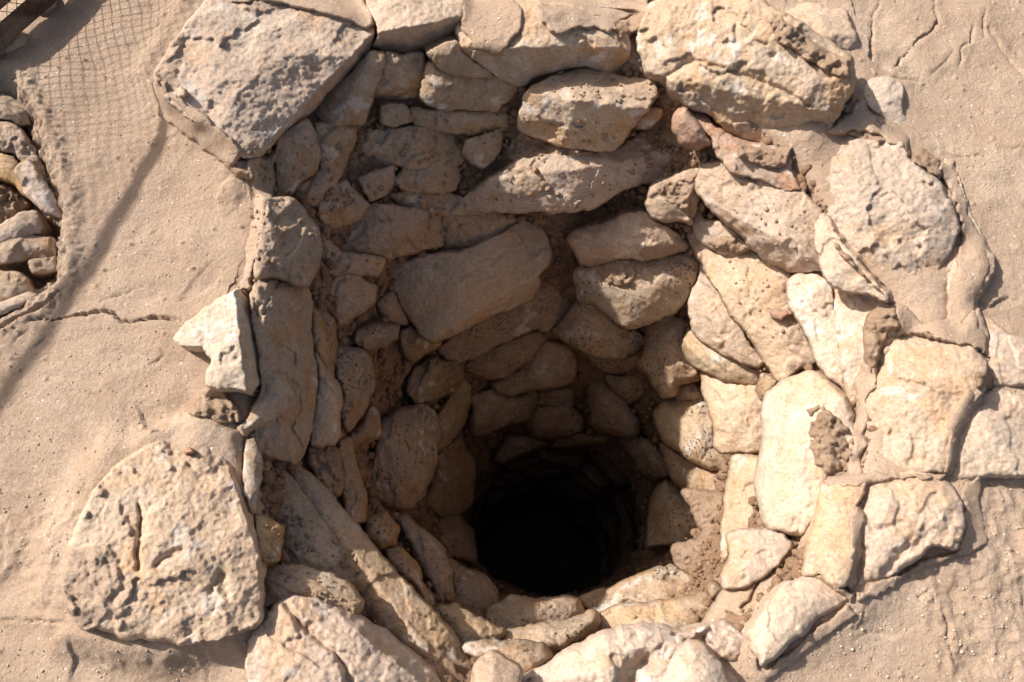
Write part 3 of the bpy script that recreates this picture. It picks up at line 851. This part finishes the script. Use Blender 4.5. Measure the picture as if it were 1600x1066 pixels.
stone([(1065,766),(1130,770),(1130,840),(1132,915),(1104,907),(1062,895),(1048,853),(1092,845),(1100,830)], 'C', 'w', 36, .0, .04, .05, .02, centre=(1105,845))

for _p in ([(560,208),(640,196),(735,215),(728,255),(640,262),(570,250)], [(520,330),(600,318),(690,335),(690,385),(610,402),(530,392)],
           [(690,335),(815,335),(802,362),(745,385),(694,388)], [(606,302),(700,300),(765,332),(700,336),(640,332)], [(640,170),(760,175),(800,165),(790,200),(735,212),(650,196)],
           [(500,300),(540,280),(575,318),(560,340),(515,360),(498,340)], [(500,365),(530,395),(600,405),(590,430),(540,428),(505,430)]):
    stone(_p, 'T', 'w', 34, .012, .035, .03, .02, mud=.42, amp=1.4, facets=3)
# ---- right wall, in the sun
stone([(1089,298),(1092,258),(1126,253),(1163,278),(1196,281),(1230,298),(1253,298),(1284,329),(1275,346),(1275,377),(1282,396),(1284,422),(1244,427),(1219,416),(1191,399),(1163,371),(1120,334),(1103,318)],
      'L', 'w', 46, .07, .05, .03, .03, crease=[((1125,325),(1285,412),1.0)], mud=.30, dust=.8)
stone([(1081,169),(1099,169),(1114,195),(1151,218),(1211,228),(1242,226),(1236,268),(1253,298),(1223,298),(1193,283),(1140,273),(1118,236),(1095,199)], 'P', 'w', 58, .08, .03, .02, .01, crease=[((1095,190),(1235,290),.9)], centre=(1165,250), facets=1, dust=.15, grow=1)
stone([(1051,200),(1056,180),(1070,169),(1085,185),(1105,215),(1112,225),(1090,233),(1065,225)], 'P', 'w', 36, .07, .05, .04, .02)
stone([(1007,318),(1018,292),(1060,273),(1091,266),(1091,306),(1080,350),(1060,343),(1038,346),(1018,337)], 'T', 'w', 40, .06, .05, .03, .02, mud=.4)
stone([(1087,318),(1098,343),(1129,349),(1154,368),(1171,388),(1149,399),(1129,396),(1089,371),(1083,350)], 'L', 'w', 44, .05, .04, .03, .02, mud=.15)
stone([(1085,345),(1098,372),(1130,396),(1170,391),(1208,410),(1236,430),(1230,452),(1233,480),(1255,512),(1270,550),(1275,562),(1247,579),(1222,596),(1210,587),(1191,562),(1163,511),(1143,495),(1106,425),(1081,382),(1075,365)],
      'L', 'w', 42, .055, .05, .03, .03, mud=.18, dust=.6, facets=2)
stone([(1073,475),(1087,447),(1098,408),(1120,447),(1148,489),(1157,517),(1191,565),(1185,572),(1168,568),(1134,553),(1095,534),(1084,517)], 'L', 'w', 36, .05, .05, .04, .03, facets=2)
stone([(1067,542),(1078,514),(1100,537),(1134,553),(1168,568),(1185,582),(1185,599),(1163,604),(1129,593),(1103,579),(1078,565)], 'G', 'w', 36, .05, .05, .04, .03)
stone([(1190,585),(1216,594),(1205,610),(1192,626),(1185,613)], 'D', 'w', 34, .02, .03, .02, .015)
stone([(1096,577),(1120,590),(1163,604),(1185,604),(1193,624),(1193,663),(1188,705),(1126,707),(1116,697),(1118,669),(1106,627),(1098,607)], 'L', 'w', 34, .05, .05, .03, .03, facets=2, dust=.4)
stone([(1145,714),(1186,715),(1182,745),(1193,813),(1203,827),(1169,829),(1141,837),(1131,878),(1127,837),(1134,769)], 'G', 'w', 34, .03, .05, .03, .03, facets=1, centre=(1160,775))
stone([(1196,618),(1225,596),(1270,579),(1298,604),(1320,621),(1326,632),(1332,658),(1340,680),(1343,717),(1315,742),(1290,748),(1284,780),(1270,815),(1255,838),(1235,835),(1203,827),(1193,813),(1186,775),(1180,752),(1188,715),(1190,690),(1193,660)],
      'W', 'w', 46, .07, .06, .05, .05, facets=2, thick=.25)
stone([(1138,837),(1151,830),(1193,827),(1224,834),(1237,851),(1213,885),(1189,903),(1158,920),(1133,920),(1131,899),(1141,875)], 'B', 'w', 58, .06, .04, .03, .02, facets=2)
stone([(1133,918),(1158,920),(1189,903),(1213,885),(1240,850),(1268,842),(1258,899),(1227,913),(1203,933),(1179,968),(1163,998),(1135,968),(1098,978),(1112,948),(1125,930)],
      'M', 'w', 60, .0, .03, .05, .01, centre=(1195,925), groove=[([(1240,849),(1227,868),(1208,888),(1189,903),(1180,920),(1172,937),(1158,951)],2.2,.02)], amp=2)
stone([(1230,441),(1247,430),(1270,430),(1295,441),(1303,453),(1303,489),(1317,550),(1323,613),(1310,600),(1295,590),(1280,570),(1272,548),(1256,512),(1235,482)], 'B', 'w', 48, .04, .05, .04, .03, facets=2)
stone([(1300,450),(1345,452),(1390,468),(1420,485),(1405,530),(1385,560),(1372,610),(1358,660),(1345,712),(1332,660),(1320,590),(1308,520)], 'B', 'w', 52, .01, .04, .04, .02, mud=.12, facets=1)
stone([(1274,351),(1284,333),(1295,340),(1303,363),(1348,419),(1382,458),(1388,472),(1354,458),(1320,453),(1300,444),(1292,433),(1284,419),(1281,394),(1275,385)], 'B', 'w', 56, .075, .04, .02, .015, facets=1)

# ---- deep left
stone([(598,658),(626,638),(665,632),(682,652),(685,683),(679,725),(665,762),(643,796),(603,796),(575,773),(578,739),(589,697)], 'D', 'w', 34, .07, .06, .07, .06, facets=2)
stone([(685,641),(724,587),(736,601),(736,627),(722,663),(702,694),(685,708),(686,670)], 'D', 'w', 32, .05, .05, .05, .03)
stone([(685,714),(722,669),(730,703),(741,725),(738,781),(716,805),(682,806),(660,790),(679,734)], 'E', 'w', 32, .05, .06, .06, .04)
stone([(637,607),(646,576),(674,559),(713,568),(724,582),(707,613),(679,627),(648,632)], 'E', 'w', 34, .04, .05, .05, .03)
stone([(623,517),(640,506),(660,525),(688,534),(685,542),(660,553),(643,566),(629,551)], 'E', 'w', 34, .03, .05, .04, .02)
stone([(551,528),(558,511),(589,506),(623,508),(620,525),(600,542),(575,546),(553,539)], 'E', 'w', 34, .03, .05, .04, .02)
stone([(519,436),(553,430),(589,447),(581,475),(547,498),(530,509),(522,489),(513,458)], 'T', 'w', 34, .01, .04, .03, .02, mud=.3)
stone([(586,475),(612,453),(631,489),(637,506),(603,506)], 'E', 'w', 34, .0, .04, .03, .02, mud=.2)
stone([(525,542),(547,545),(570,548),(578,565),(584,596),(578,627),(558,660),(544,675),(533,652),(536,618),(525,590)], 'D', 'w', 34, .04, .05, .04, .03)
stone([(581,635),(589,641),(595,680),(575,689),(547,703),(544,680),(564,660)], 'E', 'w', 34, .03, .04, .03, .02)
stone([(491,545),(508,576),(530,604),(536,621),(530,649),(530,680),(519,694),(485,697),(488,658),(496,618),(496,584)], 'G', 'w', 36, .05, .05, .04, .03)
stone([(488,480),(502,495),(515,540),(520,590),(505,572),(492,545),(487,510)], 'E', 'w', 34, .04, .04, .03, .02)
stone([(503,478),(519,500),(524,545),(524,585),(512,565),(505,530)], 'E', 'w', 34, .01, .04, .03, .01)
stone([(482,697),(508,694),(528,705),(536,750),(530,775),(515,770),(497,745),(480,725)], 'C', 'w', 40, .03, .03, .03, .02)
stone([(531,690),(546,685),(558,735),(570,775),(572,815),(550,818),(537,790),(533,740)], 'T', 'w', 34, .03, .04, .04, .02)
stone([(462,724),(480,738),(497,751),(531,791),(569,838),(594,869),(625,904),(666,941),(700,979),(731,1022),(746,1080),(680,1088),(648,1052),(612,1020),(582,972),(566,935),(544,902),(520,866),(478,815),(448,770),(438,740)],
      'T', 'w', 52, .075, .05, .025, .03, crease=[((560,870),(690,1050),.8)], facets=1, amp=.8, dust=.5, thick=.25)
stone([(410,745),(445,735),(470,760),(510,807),(555,860),(580,897),(598,929),(610,970),(604,987),(556,958),(519,905),(487,890),(440,884),(446,820),(410,800)], 'T', 'w', 54, .02, .05, .04, .03, mud=.3, facets=2, centre=(505,860))
stone([(411,905),(415,885),(478,886),(519,898),(547,914),(568,941),(558,960),(519,948),(478,934),(431,943),(409,952)], 'T', 'w', 62, .05, .05, .04, .03, mud=.1, centre=(480,912))
stone([(400,804),(441,822),(441,844),(437,875),(416,878),(404,860)], 'O', 'w', 50, .06, .03, .02, .015, facets=1)
stone([(383,686),(400,683),(409,731),(403,770),(395,802),(384,770)], 'T', 'w', 50, .05, .03, .02, .01)

# ---- near wall, courses that step inwards
NW = dict(mode='w', tilt=62)
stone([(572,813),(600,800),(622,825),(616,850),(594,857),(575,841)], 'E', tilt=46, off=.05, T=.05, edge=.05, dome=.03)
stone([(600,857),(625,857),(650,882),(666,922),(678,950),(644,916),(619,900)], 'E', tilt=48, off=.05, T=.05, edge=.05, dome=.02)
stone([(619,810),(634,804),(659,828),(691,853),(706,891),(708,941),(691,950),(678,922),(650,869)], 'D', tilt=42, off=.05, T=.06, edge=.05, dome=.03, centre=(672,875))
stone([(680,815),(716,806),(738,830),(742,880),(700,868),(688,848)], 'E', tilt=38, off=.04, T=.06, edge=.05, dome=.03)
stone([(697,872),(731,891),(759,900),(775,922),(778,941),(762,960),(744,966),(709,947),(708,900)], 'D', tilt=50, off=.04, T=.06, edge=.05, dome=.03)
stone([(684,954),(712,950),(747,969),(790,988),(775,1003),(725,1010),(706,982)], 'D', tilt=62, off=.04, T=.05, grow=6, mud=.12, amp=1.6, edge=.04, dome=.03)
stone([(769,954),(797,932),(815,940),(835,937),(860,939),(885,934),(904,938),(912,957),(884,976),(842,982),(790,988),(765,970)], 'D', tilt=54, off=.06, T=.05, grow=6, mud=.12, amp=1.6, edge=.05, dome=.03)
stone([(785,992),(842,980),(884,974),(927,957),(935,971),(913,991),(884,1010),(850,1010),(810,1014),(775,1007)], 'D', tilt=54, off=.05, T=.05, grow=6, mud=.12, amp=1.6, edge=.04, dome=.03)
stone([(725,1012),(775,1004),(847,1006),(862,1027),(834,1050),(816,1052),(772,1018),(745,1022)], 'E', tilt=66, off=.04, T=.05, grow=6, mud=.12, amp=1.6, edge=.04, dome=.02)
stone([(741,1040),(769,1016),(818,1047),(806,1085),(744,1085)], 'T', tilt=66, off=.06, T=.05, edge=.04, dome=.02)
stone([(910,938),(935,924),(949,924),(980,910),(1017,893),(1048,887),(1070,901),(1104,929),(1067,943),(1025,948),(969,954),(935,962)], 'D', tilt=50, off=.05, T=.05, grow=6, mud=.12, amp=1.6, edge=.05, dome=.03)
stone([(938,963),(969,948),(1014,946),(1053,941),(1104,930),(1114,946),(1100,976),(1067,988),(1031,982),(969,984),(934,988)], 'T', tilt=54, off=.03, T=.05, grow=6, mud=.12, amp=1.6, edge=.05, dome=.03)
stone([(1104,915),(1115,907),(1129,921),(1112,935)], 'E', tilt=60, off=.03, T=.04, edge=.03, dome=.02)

# ---- mud crusts, plates and clods that lie on the stones
def crust(poly, mat='C', T=.012, dome=.01, **k):
    k.setdefault('amp', 1.1 if mat == 'C' else 1.0)
    stone(poly, mat, 'c', k.pop('tilt', 60), 0, T, k.pop('edge', .02), dome, facets=0, **k)
crust([(722,-10),(806,-10),(818,20),(817,50),(803,72),(785,90),(760,88),(737,72),(715,47),(716,25)], 'M', .013, .003, edge=.006, tilt=85, rough=1.9, amp=2.2)
crust([(834,-10),(1016,-10),(1010,18),(985,26),(968,42),(950,55),(936,48),(925,50),(905,46),(880,60),(862,52),(845,38),(836,20)], 'M', .013, .003, edge=.006, tilt=85, rough=1.9, amp=2.2)
crust([(332,-12),(567,-12),(588,38),(575,52),(545,38),(510,24),(480,20),(440,10),(400,4),(360,8)], 'M', .014, .003, edge=.008, tilt=85)
crust([(1148,222),(1211,231),(1240,228),(1232,262),(1220,268),(1190,264),(1150,250)], T=.01, dome=.008)
crust([(275,185),(300,180),(330,205),(352,222),(375,245),(398,255),(402,285),(370,280),(330,240),(290,214)])
crust([(1195,30),(1225,25),(1255,52),(1290,75),(1335,92),(1332,128),(1300,120),(1262,98),(1235,78),(1210,66)])
crust([(1331,140),(1348,142),(1358,170),(1378,188),(1400,214),(1380,214),(1345,205),(1312,200),(1318,176)], T=.006)
crust([(1425,238),(1440,228),(1470,245),(1478,275),(1466,284),(1445,268),(1422,256)], T=.02, dome=.02)
crust([(1355,490),(1370,478),(1400,480),(1428,500),(1418,515),(1392,520),(1378,555),(1362,590),(1347,562),(1345,520)])
crust([(1255,640),(1278,626),(1300,640),(1322,662),(1340,684),(1344,716),(1318,744),(1285,750),(1268,725),(1262,690),(1266,664)], T=.008, dome=.012, rough=2.4, amp=1.5)
crust([(1428,520),(1460,505),(1492,518),(1482,532),(1450,534)])
crust([(1520,578),(1545,580),(1550,606),(1524,610)])
crust([(1100,378),(1128,366),(1150,368),(1174,388),(1155,402),(1120,394)], T=.008)
crust([(1298,372),(1310,378),(1350,423),(1386,458),(1404,476),(1390,474),(1345,434),(1302,390)], T=.008, dome=.004)
crust([(952,42),(985,22),(1012,16),(1004,44),(986,58),(968,64)], T=.01)
crust([(925,422),(960,408),(985,404),(997,420),(988,448),(970,456),(945,442)], T=.012)
crust([(780,252),(790,225),(812,206),(860,226),(930,238),(925,244),(830,248)], T=.01, dome=.01, centre=(840,236))
crust([(285,632),(320,604),(352,612),(378,640),(380,662),(350,668),(322,655),(290,652)], T=.012, dome=.012)
crust([(1018,292),(1060,275),(1088,270),(1085,310),(1078,345),(1062,330),(1040,318)], T=.008, dome=.01)
crust([(1295,200),(1340,196),(1400,222),(1380,226),(1330,214),(1300,214)], T=.004, dome=.006)

# plaster smeared over the joints of the mouth
for _p in ([(1400,476),(1450,505),(1480,500),(1530,478),(1552,560),(1505,542),(1450,522),(1400,532)], [(1340,560),(1374,572),(1362,640),(1346,745),(1322,745),(1334,650)],
           [(1285,750),(1345,734),(1440,738),(1482,742),(1470,752),(1400,752),(1350,764),(1300,768)], [(1478,640),(1515,602),(1530,622),(1498,680),(1494,748),(1468,748),(1478,690)],
           [(1330,790),(1352,778),(1348,860),(1338,928),(1320,922),(1328,850)], [(1252,902),(1285,894),(1312,920),(1340,926),(1332,948),(1300,918),(1270,904)],
           [(1500,758),(1532,742),(1545,850),(1502,872),(1440,892),(1400,918),(1340,944),(1332,924),(1390,902),(1430,880),(1496,860),(1510,820)],
           [(1468,258),(1492,248),(1517,330),(1552,410),(1532,472),(1502,512),(1476,492),(1482,430),(1502,370),(1490,320)],
           [(1255,222),(1313,188),(1345,138),(1364,180),(1418,213),(1424,247),(1400,226),(1330,208)],
           [(240,112),(280,150),(346,194),(391,238),(362,266),(300,218),(243,182)], [(385,250),(434,234),(430,300),(408,390),(394,452),(373,452),(380,400),(398,320)],
           [(1165,1000),(1182,1028),(1192,1046),(1220,1026),(1262,990),(1300,958),(1330,940),(1345,960),(1290,1000),(1210,1066),(1170,1080)]):
    crust(_p, 'M', .010, .004, edge=.03, tilt=75, rough=2.2, amp=2.2)

# ---- the dark courses under the lip: rough blocks, ring below ring
def block(th, z, w, h, proud, mat, seed):
    rg = np.random.default_rng(seed)
    n1, n2 = 12, 8
    a = np.linspace(-math.pi / 2, math.pi / 2, n2); b = np.linspace(-math.pi, math.pi, n1, endpoint=False)
    Bm, Am = np.meshgrid(b, a, indexing='ij')
    def sp(x, p): return np.sign(x) * np.abs(x) ** p
    x = sp(np.cos(Am), .5) * sp(np.cos(Bm), .5) * w / 2; y = sp(np.cos(Am), .5) * sp(np.sin(Bm), .5) * 0.14; zz_ = sp(np.sin(Am), .5) * h / 2
    q = np.stack([x, y, zz_], -1).reshape(-1, 3)
    q = q * (1 + 0.16 * fbm(q * 9 + seed, 3, seed)[:, None])
    r = float(shaft_radius(np.array([th]), np.array([z]))[0]) - proud + 0.10
    ca, sa = math.cos(th), math.sin(th); c0, c1 = map(float, shaft_centre(z))
    X = np.stack([c0 + q[:, 0] * -sa + (r + q[:, 1]) * ca, c1 + q[:, 0] * ca + (r + q[:, 1]) * sa, q[:, 2] + z], -1)
    tint, du = TINT[mat]
    k = rg.uniform(.85, 1.1)
    link('stone', X, grid_faces(n1, n2, True), M_DEEP, well, origin=(r * ca, r * sa, z), tone=lambda nz: stone_tone(X, seed, [t * k for t in tint], .3, nz))
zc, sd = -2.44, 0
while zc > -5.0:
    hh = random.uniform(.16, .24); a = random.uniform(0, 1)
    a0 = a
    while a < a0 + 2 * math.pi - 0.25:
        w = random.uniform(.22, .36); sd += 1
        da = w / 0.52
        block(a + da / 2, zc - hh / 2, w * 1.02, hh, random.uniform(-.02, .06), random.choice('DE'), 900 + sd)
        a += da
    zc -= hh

# ------------------------------------------------------------------ stones of the broken bank at the far left, set in the ground
def bank(poly, mat='L', z=-.03, tilt=74, **k):
    stone(poly, mat, 'g', tilt, z, k.pop('T', .03), k.pop('edge', .03), k.pop('dome', .02), parent=ground, mud=k.pop('mud', .16), **k)
bank([(-20,72),(10,58),(30,42),(48,52),(40,66),(28,76),(-20,92)], 'L', -.01)
bank([(50,22),(72,-4),(95,-6),(88,12),(62,24)], 'L', -.01)
bank([(-20,150),(15,150),(38,166),(52,196),(30,198),(15,186),(-20,186)], 'G', -.03)
bank([(-20,188),(12,192),(35,206),(62,250),(82,292),(96,334),(72,318),(45,268),(20,240),(-20,232)], 'B', -.05, centre=(40,240))
bank([(-20,236),(20,246),(47,290),(40,304),(15,284),(-20,274)], 'O', -.04)
bank([(24,266),(44,248),(75,292),(100,340),(72,332),(42,302)], 'B', -.03)
bank([(-20,282),(20,290),(42,308),(46,322),(12,350),(-20,358)], 'C', -.09)
bank([(-20,368),(35,332),(58,330),(66,352),(60,364),(30,370),(-20,384)], 'B', -.04)
bank([(-20,390),(15,376),(42,366),(86,376),(88,398),(48,406),(10,412),(-20,416)], 'T', -.05, mud=.3)
bank([(44,408),(88,398),(92,424),(52,428)], 'T', -.07)
bank([(-20,424),(20,424),(42,432),(52,456),(22,470),(-20,478)], 'L', -.04)
bank([(-20,482),(10,472),(46,456),(60,462),(20,484),(-20,500)], 'B', -.03)

# ------------------------------------------------------------------ loose pebbles lying on the slabs
def pebble(poly, tint, label, z, T=.02):
    TINT['Q'] = (tint, .05)
    o = stone(poly, 'Q', 'c', 75, 0, T, .02, T * .6, facets=2, step=1.2, rough=.5, name='pebble')
    o.parent = None
    o['label'] = label; o['category'] = 'pebble'; o['group'] = 'loose pebbles'
pebble([(274,139),(283,132),(293,138),(296,148),(289,156),(277,153)], (.56,.43,.28), 'small tan pebble on the broad sunlit slab at the upper left', .1)
pebble([(284,702),(290,696),(300,696),(308,703),(304,712),(290,714),(285,709)], (.44,.25,.16), 'reddish brown pebble in a hollow of the large lower left boulder', .1)
pebble([(1199,484),(1210,480),(1230,482),(1238,492),(1222,507),(1203,499)], (.45,.25,.16), 'red brick coloured pebble stuck on the sunlit right wall stones', -.6)
pebble([(829,262),(836,258),(843,262),(842,272),(833,274)], (.5,.33,.2), 'small orange pebble lying on the long ledge of the far wall', -.5, .014)

# ------------------------------------------------------------------ crumbs of mud and lime: too many to count
def crumbs(name, parent, pts, sizes, mat, tint=None):
    ico = np.array([(0,0,1),(.89,0,.45),(.28,.85,.45),(-.72,.53,.45),(-.72,-.53,.45),(.28,-.85,.45),(.72,.53,-.45),(-.28,.85,-.45),(-.89,0,-.45),(-.28,-.85,-.45),(.72,-.53,-.45),(0,0,-1)])
    tri = np.array([(0,1,2),(0,2,3),(0,3,4),(0,4,5),(0,5,1),(1,6,2),(2,7,3),(3,8,4),(4,9,5),(5,10,1),(6,7,2),(7,8,3),(8,9,4),(9,10,5),(10,6,1),(11,7,6),(11,8,7),(11,9,8),(11,10,9),(11,6,10)])
    VV, FF = [], []
    for k, (p, s_) in enumerate(zip(pts, sizes)):
        sh = ico * rng.uniform(.7, 1.25, (12, 1)) * s_ * rng.uniform(.7, 1.2, 3)
        a = rng.uniform(0, 6.28); ca, sa = math.cos(a), math.sin(a)
        sh = np.stack([sh[:, 0] * ca - sh[:, 1] * sa, sh[:, 0] * sa + sh[:, 1] * ca, sh[:, 2]], -1)
        VV.append(sh + p); FF.append(tri + 12 * k)
    o = link(name, np.vstack(VV), np.vstack(FF), mat, parent, origin=(0, 0, 0), kind='stuff', smooth_=False,
             tone=None if tint is None else np.repeat(np.asarray(tint)[None] * rng.uniform(.7, 1.25, (len(pts), 1)), 12, 0))
    return o
def scatter(n, poly, lo, hi, sink=.3):
    a = np.asarray(poly, float)
    p = rng.uniform(a.min(0), a.max(0), (n * 3, 2)); p = p[inside(p, poly)][:n]
    s_ = lo * (hi / lo) ** (rng.uniform(0, 1, len(p)) ** 2.2)
    t = sample_depth(p); d = rays(p)
    q = CAM + d * t[:, None]
    q[:, 2] += s_ * (1 - sink * 2) * .4
    return q, s_
pts, szs = [], []
for n, poly, lo, hi in ((420, [(500,190),(800,170),(1000,200),(1090,260),(900,330),(600,430),(500,400)], .002, .011),
                        (40, [(830,130),(900,108),(1020,125),(1025,160),(900,160)], .002, .006),
                        (50, [(1090,260),(1180,280),(1280,340),(1280,420),(1200,400)], .002, .007),
                        (30, [(1100,400),(1240,420),(1260,540),(1180,520)], .002, .006),
                        (120, [(380,230),(490,190),(540,300),(480,440),(400,430)], .002, .008),
                        (50, [(900,410),(1090,400),(1050,500),(930,480)], .002, .006),
                        (160, [(410,740),(560,870),(600,980),(420,900)], .002, .007),
                        (120, [(1040,760),(1130,770),(1130,915),(1050,890)], .002, .008)):
    a_, b_ = scatter(n, poly, lo, hi); pts.append(a_); szs.append(b_)
crumbs('rubble_crumbs', well, np.vstack(pts), np.concatenate(szs), M_CLOD)
# clods of the daub itself, where no stone covers it
p = rng.uniform((395, 60), (1420, 980), (14000, 2))
i_, j_ = np.round(p[:, 1] / CELL + 30).astype(int), np.round(p[:, 0] / CELL + 30).astype(int)
bare = (MORTAR[i_, j_] - DEPTH[i_, j_] < .004) & (shaft_hit(p)[1] == False)
p = p[bare][:2600]
s_ = .004 * (.02 / .004) ** (rng.uniform(0, 1, len(p)) ** 1.9)
q_ = CAM + rays(p) * (sample_depth(p) + s_ * .25)[:, None]
crumbs('daub_clods', well, q_, s_, M_DAUB)
def on_ground_scatter(n, poly, lo, hi):
    a = np.asarray(poly, float)
    p = rng.uniform(a.min(0), a.max(0), (n * 3, 2)); p = p[inside(p, poly)][:n]
    q = on_ground(p); s_ = lo * (hi / lo) ** (rng.uniform(0, 1, len(p)) ** 2.5)
    q[:, 2] = ground_height(q[:, 0], q[:, 1]) + s_ * .15
    return q, s_
pts, szs = [], []
for n, poly, lo, hi in ((420, [(-60,500),(300,520),(240,680),(100,800),(-60,800)], .0008, .0035), (300, [(-60,930),(120,990),(400,1000),(400,1100),(-60,1100)], .0008, .0035), (420, COARSE, .0008, .0045), (170, COARSE_LEFT, .001, .005), (160, [(1340,0),(1600,0),(1600,480),(1480,240)], .0012, .003),
                        (200, [(60,120),(260,150),(340,300),(300,450),(120,450)], .0012, .003), (160, [(1200,1000),(1300,950),(1450,960),(1450,1066),(1200,1066)], .0012, .004)):
    a_, b_ = on_ground_scatter(n, poly, lo, hi); pts.append(a_); szs.append(b_)
crumbs('gravel', ground, np.vstack(pts), np.concatenate(szs), M_STONE, (.62, .50, .37))

# ------------------------------------------------------------------ the rusted mesh panel whose lower rail crosses the corner
A_, B_ = on_ground([(-40, 92), (110, -38)], 0.06)
dirv = B_ - A_; L_ = np.linalg.norm(dirv); dirv /= L_
mid_ = (A_ + B_) / 2
panel = bpy.data.objects.new('mesh_panel', None)
panel.location = mid_ * np.array([1, 1, 0]); sc.collection.objects.link(panel)
panel['label'] = 'rusty steel angle rail of a wire mesh panel crossing the upper left corner'
panel['category'] = 'fence panel'
nout = np.array([-dirv[1], dirv[0], 0]); 
if nout @ mid_ < 0: nout = -nout
Hp, Wp = 1.2, 2.0
up = np.array([0, 0, 1.0]) * math.cos(.12) + nout * math.sin(.12)
# height of the top rail along the panel, from the line its shadow draws on the ground
sun_v = np.array(sdir); pn = np.cross(dirv, up)
_sh = on_ground([(100, 470), (285, 175)], 0.0)
_top = [g_ - sun_v * (((g_ - mid_) @ pn) / (sun_v @ pn)) for g_ in _sh]
_xh = [((t_ - mid_) @ dirv, (t_ - mid_) @ up) for t_ in _top]
def top_at(x): return _xh[0][1] + (_xh[1][1] - _xh[0][1]) * (x - _xh[0][0]) / (_xh[1][0] - _xh[0][0])
def bar(name, a, b, w, h, wdir, mat, parent):
    a, b, wdir = map(np.asarray, (a, b, wdir))
    ax = (b - a) / np.linalg.norm(b - a); hd = np.cross(ax, wdir); hd /= np.linalg.norm(hd); wd = np.cross(hd, ax)
    c = 0.12 * min(w, h)
    prof = [(-w/2+c,-h/2),(w/2-c,-h/2),(w/2,-h/2+c),(w/2,h/2-c),(w/2-c,h/2),(-w/2+c,h/2),(-w/2,h/2-c),(-w/2,-h/2+c)]
    VV = [p + wd * x + hd * y for p in (a, b) for x, y in prof]
    FF = [(i, (i + 1) % 8, 8 + (i + 1) % 8, 8 + i) for i in range(8)] + [tuple(range(8))[::-1], tuple(range(8, 16))]
    return link(name, VV, FF, mat, parent, smooth_=False)
e0, e1 = mid_ - dirv * Wp / 2, mid_ + dirv * Wp / 2
flange = bar('rail', e0, e1, .05, .007, up, M_RUST, panel)
bar('rail', e0 + nout * .024 - up * .019, e1 + nout * .024 - up * .019, .045, .006, nout, M_RUST, panel)
bar('rail', e0 + up * top_at(-Wp / 2), e1 + up * top_at(Wp / 2), .022, .022, up, M_RUST, panel)
bar('kick_plate', e0 + up * .045 + nout * .03, e1 + up * .045 + nout * .03, 0.035, .003, up, M_RUST, panel)
for k in (0, 1):
    b0 = (e0, e1)[k]
    bar('post', b0 - np.array([0, 0, .25]), b0 + up * (top_at((-Wp / 2, Wp / 2)[k]) + .03), .045, .045, dirv, M_RUST, panel)
# wires: two crossing families
VV, FF = [], []
def wire(a, b, r=.0011):
    ax = b - a; ax = ax / np.linalg.norm(ax); s1 = np.cross(ax, nout); s1 /= np.linalg.norm(s1); s2 = np.cross(ax, s1)
    k = len(VV)
    for p in (a, b):
        for i in range(4):
            an = i * math.pi / 2
            VV.append(p + r * (s1 * math.cos(an) + s2 * math.sin(an)))
    for i in range(4): FF.append((k + i, k + (i + 1) % 4, k + 4 + (i + 1) % 4, k + 4 + i))
pitch = .034
for sgn in (1, -1):
    x = -Wp / 2 - Hp
    while x < Wp / 2 + Hp:
        t0, t1 = 0.0, Hp
        x0, x1 = x, x + sgn * Hp
        if sgn > 0: t0 = max(0, -Wp / 2 - x); t1 = min(Hp, Wp / 2 - x)
        else: t0 = max(0, x - Wp / 2); t1 = min(Hp, x + Wp / 2)
        m_ = (_xh[1][1] - _xh[0][1]) / (_xh[1][0] - _xh[0][0])
        t1 = min(t1, top_at(x) / (1 - sgn * m_))              # stop at the top rail
        if t1 > t0:
            wire(mid_ + dirv * (x + sgn * t0) + up * t0 + nout * .002 * sgn, mid_ + dirv * (x + sgn * t1) + up * t1 + nout * .002 * sgn)
        x += pitch
link('wire_mesh', VV, FF, M_RUST, panel, kind='stuff')
